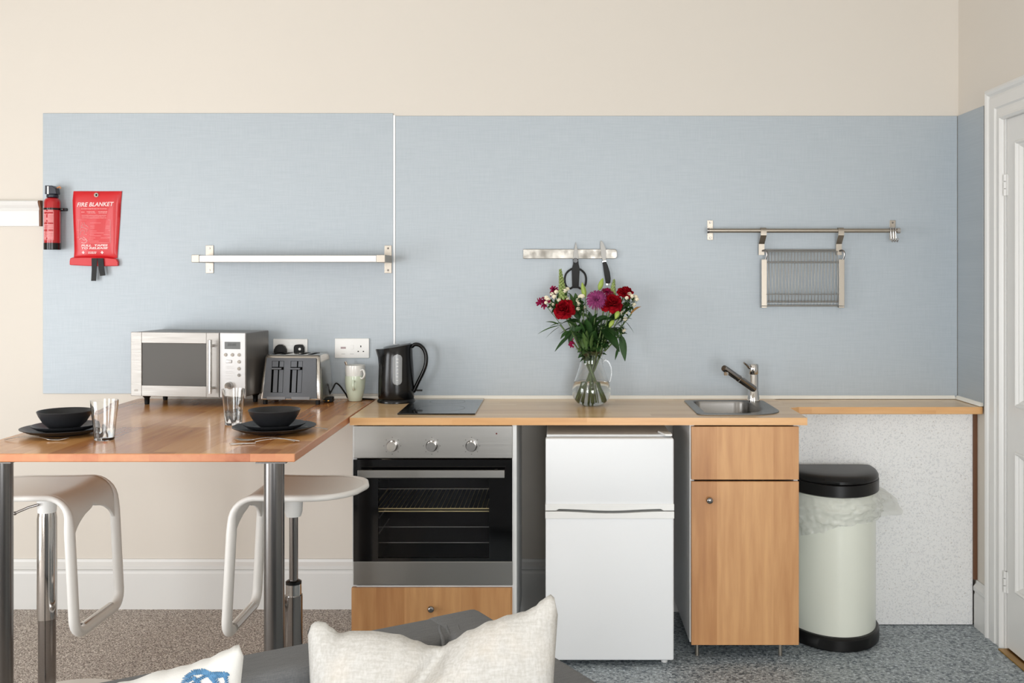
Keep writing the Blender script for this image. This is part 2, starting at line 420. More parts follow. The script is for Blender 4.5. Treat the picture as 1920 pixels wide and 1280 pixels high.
# skirting boards (profile: y offset, z)
def skirt(h=0.222, t=0.02):
    return [(0, 0), (-t, 0), (-t, h-0.06), (-t+0.003, h-0.052), (-t+0.003, h-0.046), (-t-0.003, h-0.04), (-t-0.003, h-0.026), (-t+0.008, h-0.012), (-t+0.010, h), (0, h)]
mb = MB(); mb.prism([(a, b+0.0) for a, b in skirt()], LX, RX, 'x')
struct(mb.build('baseboard_back', M_trim))
mb = MB(); mb.prism([(RX+a, b) for a, b in skirt(0.19, 0.016)], -0.315, -0.203, 'y')
struct(mb.build('baseboard_right', M_trim))
mb = MB(); mb.prism([(RX+a, b) for a, b in skirt()], FY, -1.53, 'y')
struct(mb.build('baseboard_right', M_trim))
mb = MB(); mb.prism([(LX-a, b) for a, b in skirt()], -1.80, -0.02, 'y')
struct(mb.build('baseboard_left', M_trim))
# dado rail piece left of the boards
mb = MB(); zt, zb = ZW(376, -.01), ZW(424, -.01)
prof = [(0, zb), (-0.014, zb), (-0.016, zt-0.045), (-0.013, zt-0.035), (-0.022, zt-0.02), (-0.028, zt-0.006), (-0.024, zt), (0, zt)]
mb.prism(prof, LX, XW(76.5, 0), 'x')
t1 = struct(mb.build('trim_1', M_trim, bevel=0.001))
mb = MB(); mb.prism([(a*0.9, b) for a, b in prof], XW(76.5, 0), XW(80, 0), 'x')
mb.build('sawn_end', M_brown, t1)

# door set in the right wall
mb = MB()
yA, yB = -0.318, -1.522
zt = 2.165
def arch_prof(y0, sgn):
    # cross-section across the architrave: (y offset from outer edge, x protrusion)
    return [(0, 0), (0, 0.020), (0.010, 0.024), (0.020, 0.020), (0.028, 0.012), (0.038, 0.016), (0.078, 0.016), (0.084, 0.009), (0.094, 0.011), (0.112, 0.013), (0.122, 0.016), (0.130, 0.008), (0.132, 0)]
rings = []
for a, p in arch_prof(0, 0):     # swept up one side, mitred across the head and down the other
    rings.append([mb.bm.verts.new((RX-p, y_, z_)) for y_, z_ in ((yA-a, 0.0), (yA-a, zt-a), (yB+a, zt-a), (yB+a, 0.0))])
for a, b in zip(rings[:-1], rings[1:]):
    for k in range(3): mb.bm.faces.new((a[k], a[k+1], b[k+1], b[k]))
struct(mb.build('trim_2', M_trim))
mb = MB(); mb.box(RX-0.002, RX+T, -0.463, -0.449, 0, 2.07).box(RX-0.002, RX+T, -1.391, -1.378, 0, 2.07).box(RX-0.002, RX+T, -1.378, -0.463, 2.058, 2.098)
struct(mb.build('trim_3', M_trim))
mb = MB(); d0, d1 = -1.375, -0.466; xd = RX+0.004
# leaf with recessed panels: stiles, rails, panels
mb.box(xd, xd+0.04, d0, d0+0.11, 0.012, 2.05); mb.box(xd, xd+0.04, d1-0.075, d1, 0.012, 2.05)
for z0, z1 in ((0.24, 0.77), (0.94, 1.94)): mb.box(xd, xd+0.04, -0.93, -0.85, z0, z1)
for z0, z1 in ((0.012, 0.24), (0.77, 0.94), (1.94, 2.05)):
    mb.box(xd, xd+0.04, d0+0.11, d1-0.075, z0, z1)
for y0, y1 in ((d0+0.11, -0.93), (-0.85, d1-0.075)):
    for z0, z1 in ((0.24, 0.77), (0.94, 1.94)):
        mb.box(xd+0.016, xd+0.028, y0, y1, z0, z1)
        # mitred moulding round each panel
        rr_ = []
        for ins, dx in ((-0.002, 0.0), (0.0, -0.004), (0.006, -0.006), (0.010, -0.003), (0.013, 0.004), (0.018, 0.006), (0.024, 0.012), (0.028, 0.0165)):
            rr_.append([mb.bm.verts.new((xd+dx, a_, b_)) for a_, b_ in ((y0+ins, z0+ins), (y1-ins, z0+ins), (y1-ins, z1-ins), (y0+ins, z1-ins))])
        for a_, b_ in zip(rr_[:-1], rr_[1:]):
            for k in range(4): mb.bm.faces.new((a_[k], a_[(k+1) % 4], b_[(k+1) % 4], b_[k]))
door = struct(mb.build('door_1', M_trim))
for zc in (1.78, 0.26):
    mb = MB(); yh = d1+0.003
    for k in range(3): mb.cyl((xd-0.006, yh, zc-0.04+k*0.028), (xd-0.006, yh, zc-0.04+k*0.028+0.025), 0.0065, n=12)
    mb.box(xd-0.006, xd+0.002, yh-0.014, yh+0.004, zc-0.04, zc+0.041)
    mb.build('hinge', M_trim, door)
mb = MB(); mb.box(RX-0.03, RX+0.05, -1.377, -0.464, 0.0, 0.006, 0.002)
struct(mb.build('trim_4', M_brass))

# ------------------------------------------------------------------ wall boards
def panel(name, x0, x1, z0, z1, label):
    mb = MB(); mb.box(x0, x1, -0.006, -0.0005, z0, z1, 0.0012, 1)
    o = mb.build(name, M_panel); origin(o, ((x0+x1)/2, -0.003, z0)); tag(o, label, 'wall panel'); return o
panel('splashback_panel', XW(81.5, 0), XW(737.5, 0), ZW(737.5, 0), ZW(212.5, 0), 'pale blue textured splashback board left of the white vertical joint strip')
panel('splashback_panel', XW(742, 0), RX-0.007, 0.9085, ZW(217.5, 0), 'long blue grey splashback board right of the white joint strip, behind tap and flowers')
mb = MB(); mb.box(RX-0.006, RX-0.0005, -0.268, -0.007, 0.9085, ZW(217.5, 0), 0.001, 1)
o = mb.build('splashback_panel', M_panel); origin(o, (RX-0.003, -0.13, 0.9085)); tag(o, 'narrow blue grey splashback board on the right wall beside the door frame', 'wall panel')
mb = MB(); mb.box(XW(737.7, 0), XW(741.8, 0), -0.0075, -0.0005, 0.9085, ZW(216, 0), 0.0012, 1)
o = mb.build('joint_strip', M_joint); origin(o, (XW(740, 0), -0.004, 0.9085)); tag(o, 'thin white vertical strip joining the two big splashback boards', 'joint strip')
mb = MB(); mb.prism([(-0.006, 0.9075), (-0.02, 0.9075), (-0.016, 0.914), (-0.0105, 0.9205), (-0.006, 0.9215)], -0.700, RX-0.02, 'x')
mb.prism([(RX-0.006, 0.9075), (RX-0.02, 0.9075), (RX-0.016, 0.914), (RX-0.0105, 0.9205), (RX-0.006, 0.9215)], -0.268, -0.008, 'y')
mb.box(XW(585, 0), -0.702, -0.018, -0.0065, 0.9075, 0.9195, 0.002)
o = mb.build('sealant_bead', M_caulk); origin(o, (0.5, -0.01, 0.9075)); tag(o, 'cream sealant bead where the worktop meets the splashback boards', 'sealant')

# ------------------------------------------------------------------ worktops
ZT = 0.907
FYC = -0.593
mb = MB(); x0, x1 = -0.770, 0.927
hx0, hx1, hy0, hy1 = 0.560, 0.795, -0.492, -0.105
for b in ((x0, hx0, FYC, 0), (hx1, x1, FYC, 0), (hx0, hx1, FYC, hy0), (hx0, hx1, hy1, 0)):
    mb.box(b[0], b[1], b[2], b[3], 0.8795, ZT)
bmesh.ops.remove_doubles(mb.bm, verts=mb.bm.verts, dist=1e-5)
wt = mb.build('worktop', [M_top, M_edge], recalc=False); origin(wt, (x0, 0, 0.8795))
for p in wt.data.polygons:
    if abs(p.normal.z) < 0.5: p.material_index = 1
tag(wt, 'long pale beech kitchen worktop holding the sink and the flower jug', 'worktop')
mb = MB(); mb.box(0.9275, RX-0.0065, -0.270, 0, 0.876, 0.9055, 0.003)
# diagonal fillet at the joint with the deep worktop
mb.prism([(0.9275, -0.268), (0.9275, -0.30), (0.975, -0.268)], 0.876, 0.9055, 'z')
o = mb.build('worktop', [M_top, M_edge]); origin(o, (1.3, 0, 0.876))
for p in o.data.polygons:
    if abs(p.normal.z) < 0.5: p.material_index = 1
tag(o, 'narrow beech worktop ledge running into the right corner above the speckled board', 'worktop')
# peninsula table
tb = thing('breakfast_bar', 'glossy wooden breakfast bar table laid with two dark place settings', 'table', (-1.285, -0.68, 0))
mb = MB(); mb.box(-1.797, -0.7775, -1.358, -0.007, 0.882, ZT, 0.003); tt = mb.build('tabletop', [M_tab, M_tabedge], tb)
for p in tt.data.polygons:
    if abs(p.normal.z) < 0.5: p.material_index = 1
for x in (-0.850, -1.666):
    mb = MB(); mb.cyl((x, -1.318, 0.011), (x, -1.318, 0.8815), 0.030, n=40).lathe([(0.0001, 0), (0.05, 0), (0.05, 0.004), (0.031, 0.006)], (x, -1.318, 0.0105)).box(x-0.045, x+0.045, -1.3565, -1.273, 0.8775, 0.8815)
    mb.build('leg', M_steelv, tb, smooth=40)
# speckled board under the ledge
mb = MB(); mb.box(0.90, 1.704, -0.187, -0.169, 0.003, 0.8755)
o = mb.build('speckled_board', M_speck); origin(o, (1.3, -0.178, 0.003)); tag(o, 'white speckled laminate board closing the space behind the bin', 'board')
mb = MB(); mb.box(1.7045, 1.7185, -0.200, -0.168, 0.19, 0.8755)
o = mb.build('wooden_batten', M_brown); origin(o, (1.711, -0.18, 0.19)); tag(o, 'brown wooden batten between the speckled board and the right wall', 'batten')

# ------------------------------------------------------------------ oven housing, oven
YF = -0.585
def knob(mb, x, y, z, r=0.009):
    # round cabinet knob pointing to -y, built by sweeping rings
    prof = [(0.0045, 0), (0.0045, -0.008), (r*0.8, -0.012), (r, -0.017), (r*0.9, -0.022), (r*0.45, -0.0245), (0.0, -0.025)]
    n = 20; rings = []
    for rr, dy in prof:
        rings.append([mb.bm.verts.new((x+rr*math.cos(2*PI*i/n), y+dy, z+rr*math.sin(2*PI*i/n))) for i in range(n)] if rr > 0 else [mb.bm.verts.new((x, y+dy, z))])
    for a, b in zip(rings[:-1], rings[1:]):
        for i in range(n):
            j = (i+1) % n
            if len(b) == 1: mb.bm.faces.new((a[i], a[j], b[0]))
            else: mb.bm.faces.new((a[i], a[j], b[j], b[i]))
ox0, ox1 = XW(661.5, YF), XW(961.5, YF)
hs = thing('oven_housing_unit', 'white oven housing unit with a low wooden drawer below the oven', 'cabinet', ((ox0+ox1)/2, -0.3, 0))
mb = MB(); c0, c1 = ox0-0.004, ox1+0.010
mb.box(c0, c0+0.016, -0.567, -0.025, 0.066, 0.879).box(c1-0.012, c1+0.004, -0.582, -0.025, 0.066, 0.879)
mb.box(c0+0.016, c1-0.012, -0.567, -0.025, 0.066, 0.082).box(c0+0.016, c1-0.012, -0.575, -0.025, 0.268, 0.281)
mb.build('carcass', M_carc, hs)
for x in (c0+0.05, c1-0.05):
    for y in (-0.5, -0.08):
        mb = MB(); mb.cyl((x, y, 0.0105 if x < -0.74 else 0.0005), (x, y, 0.066), 0.012); mb.build('foot', M_nickel, hs, smooth=40)
mb = MB(); mb.box(c0-0.001, ox1-0.006, -0.5865, -0.5685, 0.062, ZW(1101.5, YF), 0.0015); dr = mb.build('drawer_front', M_front, hs)
mb = MB(); knob(mb, XW(809, YF), -0.5865, ZW(1139, YF), 0.0125); mb.build('knob', M_chromed, dr, smooth=60)
mb = MB(); mb.box(ox1-0.0055, ox1-0.002, -0.5865, -0.569, 0.062, ZW(1101.5, YF)); mb.build('edge_strip', M_front, hs)

ov = thing('built_in_oven', 'built-in electric oven with steel control panel and black glass door', 'oven', ((ox0+ox1)/2, -0.3, ZW(1096, YF)))
z_top, z_pan, z_gl, z_bot = ZW(798, YF), ZW(859.5, YF), ZW(1052, YF), ZW(1096, YF)
iw0, iw1, iz0, iz1 = XW(709, YF), XW(917, YF), ZW(1046, YF), ZW(898, YF)
mb = MB(); mb.box(ox0+0.002, ox1-0.001, YF, YF+0.022, z_pan+0.001, z_top, 0.002); cp = mb.build('control_panel', M_steel, ov)
cav0, cav1 = ox0+0.055, ox1-0.055
mb = MB()  # cavity (open towards the door), built as panels
mb.box(cav0-0.004, cav0, YF+0.03, -0.10, z_bot+0.03, z_pan-0.02).box(cav1, cav1+0.004, YF+0.03, -0.10, z_bot+0.03, z_pan-0.02)
mb.box(cav0, cav1, YF+0.03, -0.10, z_bot+0.026, z_bot+0.030).box(cav0, cav1, YF+0.03, -0.10, z_pan-0.02, z_pan-0.016)
mb.box(cav0-0.004, cav1+0.004, -0.10, -0.096, z_bot+0.026, z_pan-0.016)
mb.build('cavity', mat('dark oven enamel', (78, 78, 80), 0.35), ov)
for i, px in enumerate((735.5, 809.6, 884)):
    mb = MB(); x, z = XW(px, YF), ZW(835.5, YF)
    mb.cyl((x, YF-0.0002, z), (x, YF-0.005, z), 0.0215, n=32); kn_b = mb.build('dial_ring', M_chromed, cp, smooth=40)
    mb = MB(); mb.cyl((x, YF-0.005, z), (x, YF-0.026, z), 0.0185, 0.0172, n=36); mb.box(x-0.003, x+0.003, YF-0.02, YF-0.0055, z+0.012, z+0.0225, 0.001)
    k_ = mb.build('dial', mat('turned steel', (214, 212, 208), 0.2, 1), cp, smooth=40)
mb = MB()
for i, px in enumerate((735.5, 809.6, 884)):
    x, z = XW(px, YF), ZW(835.5, YF)
    for k in range(8):
        a = PI/2+2*PI*k/8+0.0
        mb.box(x+0.031*math.cos(a)-0.0016, x+0.031*math.cos(a)+0.0016, YF-0.0005, YF, z+0.031*math.sin(a)-0.0011, z+0.031*math.sin(a)+0.0011)
mb.build('dial_marks', mat('dark grey print', (72, 70, 68), 0.5), cp)
mb = MB(); mb.cyl((XW(931, YF), YF, ZW(812.5, YF)), (XW(931, YF), YF-0.0015, ZW(812.5, YF)), 0.003, n=14); mb.build('indicator_lamp', mat('dark red lens', (96, 26, 22), 0.2), cp)
# door: glass with a window opening
yg = YF-0.001
def frame(mb, X0, X1, Z0, Z1, x0, x1, z0, z1, y0, y1):
    mb.box(X0, x0, y0, y1, Z0, Z1).box(x1, X1, y0, y1, Z0, Z1).box(x0, x1, y0, y1, Z0, z0).box(x0, x1, y0, y1, z1, Z1)
mb = MB(); frame(mb, ox0+0.002, ox1-0.002, z_gl, z_pan-0.004, iw0, iw1, iz0, iz1, yg, yg+0.02)
dg = mb.build('door_glass', M_blackg, ov)
mb = MB(); mb.box(iw0, iw1, yg+0.001, yg+0.004, iz0, iz1); mb.build('door_window', glass('smoked glass', (0.75, 0.75, 0.75), 1.2), dg)
mb = MB(); mb.box(ox0+0.002, ox1-0.001, yg-0.001, yg+0.02, z_bot, z_gl-0.0005, 0.0015); mb.build('lower_trim', M_steel, ov)
mb = MB(); hx0_, hx1_ = XW(671, YF-0.035), XW(946, YF-0.035); hz0, hz1 = ZW(895, YF-0.035), ZW(881, YF-0.035)
mb.box(hx0_, hx1_, YF-0.042, YF-0.030, hz0, hz1, 0.001)
for x in (hx0_+0.03, hx1_-0.04): mb.box(x, x+0.012, YF-0.031, YF-0.0012, hz0+0.006, hz1-0.006)
mb.build('handle', M_steel, ov)
mb = MB()
zr = ZW(962, YF)+0.005
for y in (-0.53, -0.17): mb.tube([(cav0+0.004, y, zr), (cav1-0.004, y, zr)], 0.0028)
for x in (cav0+0.005, cav1-0.005): mb.tube([(x, -0.54, zr-0.004), (x, -0.16, zr-0.004)], 0.0028)
for k in range(26):
    x = cav0+0.03+(cav1-cav0-0.06)*k/25; mb.tube([(x, -0.528, zr+0.003), (x, -0.172, zr+0.003)], 0.0013, n=6)
mb.tube([(cav0+0.01, -0.545, zr+0.012), (cav0+0.03, -0.547, zr-0.006), (cav1-0.03, -0.547, zr-0.006), (cav1-0.01, -0.545, zr+0.012)], 0.0025)
mb.build('wire_shelf', mat('bright wire', (236, 220, 170), 0.35, 0.7), ov, smooth=60)
mb = MB()
for py in (998, 1028, 925):
    z = ZW(py, YF)
    for x in (cav0+0.004, cav1-0.004): mb.tube([(x, -0.54, z), (x, -0.12, z)], 0.0022, n=6)
    mb.tube([(cav0+0.004, -0.50, z), (cav1-0.004, -0.50, z)], 0.0016, n=6)
mb.build('side_runners', mat('runner steel', (190, 190, 190), 0.4, 0.5), ov)

# ------------------------------------------------------------------ sink unit
sx0, sx1 = XW(1296.5, YF), XW(1498, YF)
su = thing('sink_base_unit', 'narrow beech-fronted base unit with drawer and door below the sink', 'cabinet', ((sx0+sx1)/2, -0.3, 0))
mb = MB()
mb.box(sx0-0.0045, sx0+0.012, -0.566, -0.03, 0.066, 0.879, 0.0008).box(sx1-0.016, sx1, -0.566, -0.03, 0.066, 0.879, 0.0008)
mb.box(sx0+0.012, sx1-0.016, -0.566, -0.03, 0.066, 0.082).box(sx0+0.012, sx1-0.016, -0.036, -0.03, 0.082, 0.70)
mb.build('carcass', M_carc, su)
mb = MB(); mb.box(sx0, sx1, YF, YF+0.018, ZW(899, YF), ZW(799.5, YF), 0.0012); mb.build('drawer_front', M_front, su)
mb = MB(); mb.box(sx0, sx1, YF, YF+0.018, ZW(1209, YF), ZW(902.5, YF), 0.0012); dd = mb.build('door', M_front, su)
mb = MB(); knob(mb, XW(1330.5, YF-0.01), YF, ZW(937.5, YF-0.01), 0.0125); mb.build('knob', M_chromed, dd, smooth=60)
for x in (XW(1307, -0.52), XW(1463, -0.52)):
    for y in (-0.52, -0.1):
        mb = MB(); mb.cyl((x, y, 0.0005), (x, y, 0.066), 0.0075, n=20); mb.build('foot', M_nickel, su, smooth=40)

# ------------------------------------------------------------------ fridge
FR = -0.632
fx0, fx1 = XW(1023, FR), XW(1263.5, FR)
fr = thing('fridge_freezer', 'white two-door under-counter fridge freezer', 'fridge', ((fx0+fx1)/2, -0.33, 0))
zt_ = ZW(822, FR)
mb = MB(); mb.box(fx0+0.003, fx1-0.003, FR+0.058, -0.08, 0.02, zt_+0.006, 0.003); mb.build('cabinet', M_fridge, fr)
zs = ZW(957.5, FR)
mb = MB(); mb.box(fx0, fx1, FR, FR+0.05, zs+0.02, zt_, 0.006, 3); d1_ = mb.build('freezer_door', M_fridge, fr, smooth=30)
mb = MB(); mb.box(fx0, fx1, FR, FR+0.05, 0.022, zs-0.024, 0.006, 3); d2_ = mb.build('fridge_door', M_fridge, fr, smooth=30)
# moulded handle strips, wavy where they meet
def strip(top):
    mb = MB(); n = 48; pts_o = []; pts_i = []
    for i in range(n+1):
        u = i/n; x = fx0-0.001+(fx1-fx0+0.002)*u
        w = 0
        if 0.08 < u < 0.92:
            s_ = (u-0.08)/0.84
            w = -0.003*math.sin(PI*s_)**2*2.2
        pts_i.append((x, zs+w+(0.0016 if top else -0.0016)+(0.006 if (top and 0.09 < u < 0.91) else 0)))
        pts_o.append((x, zs+(0.026 if top else -0.028)))
    poly = pts_i+pts_o[::-1]
    A = [mb.bm.verts.new((x, FR-0.005, z)) for x, z in poly]; B = [mb.bm.verts.new((x, FR+0.05, z)) for x, z in poly]
    m_ = len(pts_i)
    for i in range(m_-1):
        a, b, c, d = i, i+1, 2*m_-2-i, 2*m_-1-i
        mb.bm.faces.new((A[a], A[b], A[c], A[d])); mb.bm.faces.new((B[d], B[c], B[b], B[a]))
        mb.bm.faces.new((A[a], B[a], B[b], A[b])); mb.bm.faces.new((A[d], A[c], B[c], B[d]))
    mb.bm.faces.new((A[0], A[2*m_-1], B[2*m_-1], B[0])); mb.bm.faces.new((A[m_-1], B[m_-1], B[m_], A[m_]))
    return mb
strip(True).build('handle_strip', M_white, d1_, bevel=0.002)
strip(False).build('handle_strip', M_white, d2_, bevel=0.002)
mb = MB(); mb.prism([(fx1-0.05, FR+0.10), (fx1-0.004, FR+0.07), (fx1-0.004, FR+0.015), (fx1-0.03, FR+0.015), (fx1-0.04, FR+0.06)], zt_+0.007, zt_+0.014, 'z')
mb.build('hinge_cover', M_white, fr, bevel=0.002)
mb = MB(); mb.box(fx0+0.01, fx1-0.01, FR+0.05, FR+0.058, 0.03, zt_-0.004); mb.build('door_gasket', M_screen, fr)
for x in (fx0+0.04, fx1-0.03):
    for y in (FR+0.05, -0.12):
        mb = MB(); mb.cyl((x, y, 0), (x, y, 0.0195), 0.012, n=16); mb.build('foot', M_white, fr)

# ------------------------------------------------------------------ hob
hb = thing('ceramic_hob', 'small black glass hob set in the worktop next to the kettle', 'hob', (XW(818, -0.513), -0.26, ZT))
hx_0, hx_1 = -0.606, -0.311
mb = MB(); mb.box(hx_0, hx_1, -0.513, -0.03, ZT+0.0005, ZT+0.0055, 0.001); mb.build('glass_plate', M_blackg, hb)
mb = MB()
for (x, y, r) in ((-0.455, -0.15, 0.072), (-0.455, -0.36, 0.09)):
    n = 48
    mb.grid(lambda u, v: Vector((x+(r+0.0012*v)*math.cos(2*PI*u), y+(r+0.0012*v)*math.sin(2*PI*u), ZT+0.0058)), n, 2, True)
mb.build('zone_rings', M_screen, hb)

# ------------------------------------------------------------------ sink and tap
def rrect(x0, x1, y0, y1, rs, n=8):
    """rounded rectangle outline counter-clockwise; rs = radii (x0y0, x1y0, x1y1, x0y1)"""
    out = []
    cs = ((x0, y0, 1, 1, PI), (x1, y0, -1, 1, 1.5*PI), (x1, y1, -1, -1, 0), (x0, y1, 1, -1, 0.5*PI))
    for (cx, cy, sx, sy, a0), r in zip(cs, rs):
        for k in range(n+1):
            a = a0+PI/2*k/n
            out.append((cx+sx*r+r*math.cos(a), cy+sy*r+r*math.sin(a)))
    return out
sk = thing('kitchen_sink', 'small stainless steel inset sink bowl in the beech worktop', 'sink', (0.68, -0.3, ZT))
outer = rrect(0.530, 0.862, -0.528, -0.080, (0.035, 0.13, 0.03, 0.03))
inner = rrect(0.566, 0.790, -0.488, -0.110, (0.03, 0.10, 0.06, 0.03))
mb = MB(); bm = mb.bm
def ring(pts, z): return [bm.verts.new((x, y, z)) for x, y in pts]
def shrink(pts, f, cx=0.678, cy=-0.3): return [(cx+(x-cx)*f, cy+(y-cy)*f) for x, y in pts]
R = [ring(outer, ZT+0.0005), ring(shrink(outer, 0.995), ZT+0.004), ring(shrink(inner, 1.05), ZT+0.0045), ring(inner, ZT+0.002), ring(shrink(inner, 0.985), ZT-0.008),
     ring(shrink(inner, 0.95), ZT-0.11), ring(shrink(inner, 0.90), ZT-0.128), ring(shrink(inner, 0.75), ZT-0.134), ring(shrink(inner, 0.15), ZT-0.137)]
for a, b in zip(R[:-1], R[1:]):
    for i in range(len(a)): bm.faces.new((a[i], a[(i+1) % len(a)], b[(i+1) % len(a)], b[i]))
bm.faces.new(R[-1])
mb.build('bowl', brushed('sink steel', (132, 130, 127), 0.3, (1, 1, 1), amt=0.04), sk, smooth=45, recalc=True)
mb = MB(); mb.lathe([(0.0, 0.003), (0.02, 0.003), (0.034, 0.006), (0.036, 0.001)], (0.68, -0.3, ZT-0.137)); mb.build('drain', M_chrome, sk, smooth=60)
tx, ty = XW(1413, -0.125), -0.125
tp = thing('mixer_tap', 'chrome single-lever mixer tap standing behind the sink', 'tap', (tx, ty, ZT+0.004))
zb_ = ZT+0.0046
mb = MB(); z_t = ZW(682, ty)
mb.lathe([(0.027, 0), (0.0275, 0.004), (0.023, 0.02), (0.0215, 0.04), (0.0195, 0.045), (0.0195, z_t-zb_-0.045), (0.0185, z_t-zb_-0.043), (0.0205, z_t-zb_-0.041), (0.0205, z_t-zb_-0.005), (0.017, z_t-zb_), (0, z_t-zb_)], (tx, ty, zb_))
mb.build('body', M_chrome, tp, smooth=50)
tipp = PW(1357.5, 690, -0.27); jo = Vector((tx-0.002, ty-0.012, ZW(728, ty)))
mb = MB(); mb.tube([jo, jo.lerp(tipp, 0.52), jo.lerp(tipp, 0.521), tipp, tipp+(tipp-jo).normalized()*0.003], [0.0145, 0.0145, 0.0132, 0.0132, 0.011], n=24)
mb.build('spout', M_chromed, tp, smooth=50)
dn = Vector((0.1, 0.15, -1)).normalized(); a_ = tipp-(tipp-jo).normalized()*0.014
mb = MB(); mb.cyl(a_+dn*0.008, a_+dn*0.022, 0.0105, n=20); mb.build('aerator', M_chrome, tp, smooth=40)
mb = MB(); lv = [Vector((tx-0.016, ty-0.006, ZW(690, ty))), Vector((tx-0.024, ty-0.018, ZW(688, ty))), Vector((tx-0.034, ty-0.03, ZW(683, ty))), PW(1395, 680, ty-0.045)]
mb.tube(lv, [0.0055, 0.005, 0.0042, 0.0038], n=10); mb.build('lever', M_chromed, tp, smooth=60)

# ------------------------------------------------------------------ pedal-less bin
bn = thing('kitchen_bin', 'tall cream half-round bin with black lid beside the sink cabinet', 'bin', (1.098, -0.34, 0))
def dshape(cx, w, yb, yf, n=56, pw=1.0, rc=0.012):
    """D outline: flat back at yb, rounded belly reaching yf"""
    pts = []
    for i in range(n+1):
        a = PI*i/n
        c = math.cos(a); s_ = math.sin(a)
        pts.append((cx-w*math.copysign(abs(c)**pw, c), yb-(yb-yf)*(0.10+0.90*s_**pw) if 0 < i < n else yb-(yb-yf)*0.10))
    pts = pts+[(cx+w, yb-rc), (cx+w-rc*0.3, yb-rc*0.3), (cx+w-rc, yb), (cx-w+rc, yb), (cx-w+rc*0.3, yb-rc*0.3), (cx-w, yb-rc)]
    return pts
def dloft(mb, levels, cap0=True, cap1=True):
    rings = []
    for (w, yb, yf, z, *rest) in levels:
        rings.append([mb.bm.verts.new((x, y, z)) for x, y in dshape(1.098, w, yb, yf)])
    for a, b in zip(rings[:-1], rings[1:]):
        for i in range(len(a)): mb.bm.faces.new((a[i], a[(i+1) % len(a)], b[(i+1) % len(a)], b[i]))
    if cap0: mb.bm.faces.new(rings[0][::-1])
    if cap1: mb.bm.faces.new(rings[-1])
mb = MB(); dloft(mb, [(0.186, -0.215, -0.494, 0.001), (0.190, -0.211, -0.500, 0.006), (0.190, -0.211, -0.500, 0.044), (0.184, -0.217, -0.492, 0.052), (0.176, -0.222, -0.482, 0.053)])
mb.build('base', M_lid, bn, smooth=40)
mb = MB(); dloft(mb, [(0.176, -0.222, -0.482, 0.0535), (0.176, -0.222, -0.482, 0.585)]); mb.build('body', M_bin, bn, smooth=40)
mb = MB(); dloft(mb, [(0.182, -0.216, -0.490, 0.5855), (0.190, -0.210, -0.499, 0.590), (0.190, -0.210, -0.499, 0.632), (0.187, -0.212, -0.495, 0.635)])
mb.build('rim', M_lid, bn, smooth=40)
mb = MB(); dloft(mb, [(0.185, -0.214, -0.493, 0.6355), (0.188, -0.212, -0.496, 0.638), (0.188, -0.212, -0.496, 0.648), (0.182, -0.214, -0.482, 0.658), (0.172, -0.216, -0.462, 0.664), (0.150, -0.225, -0.41, 0.6665)])
mb.build('lid', M_lid, bn, smooth=50)
# liner spilling out below the lid
def liner():
    mb = MB(); base = dshape(1.098, 0.176, -0.222, -0.482, n=90)
    base = base[:91]; nv = 20; rng = random.Random(3)
    def f(u, v):
        i = min(int(u*90), 89); t = u*90-i
        x = base[i][0]*(1-t)+base[i+1][0]*t; y = base[i][1]*(1-t)+base[i+1][1]*t
        lo = 0.165-0.09*u+0.018*math.sin(u*9)
        z = 0.584-v*lo
        nn = Vector((x-1.098, (y+0.24)*0.9, 0)); nn.normalize()
        p = Vector((x*9, y*9, z*12))
        cr = noise.noise(Vector((x*14, y*14, z*42)))*0.011+noise.noise(Vector((x*38, y*38, z*95)))*0.008
        out = 0.004+(0.014*math.sin(PI*min(v*1.15, 1))**0.7+abs(cr)*2.0)*min(1, 0.25+v*3)
        if v > 0.95: out *= 0.8
        # right-hand gathered wing
        if u > 0.9: 
            k = (u-0.9)/0.1; out += 0.115*k*v**0.6; z -= 0.03*k*v
        if u < 0.12: out = min(out, 0.013)
        return Vector((x+nn.x*out, y+nn.y*out, z+cr*0.6))
    mb.grid(f, 150, nv)
    return mb
liner().build('bin_liner', M_bag, bn, smooth=180, recalc=False)

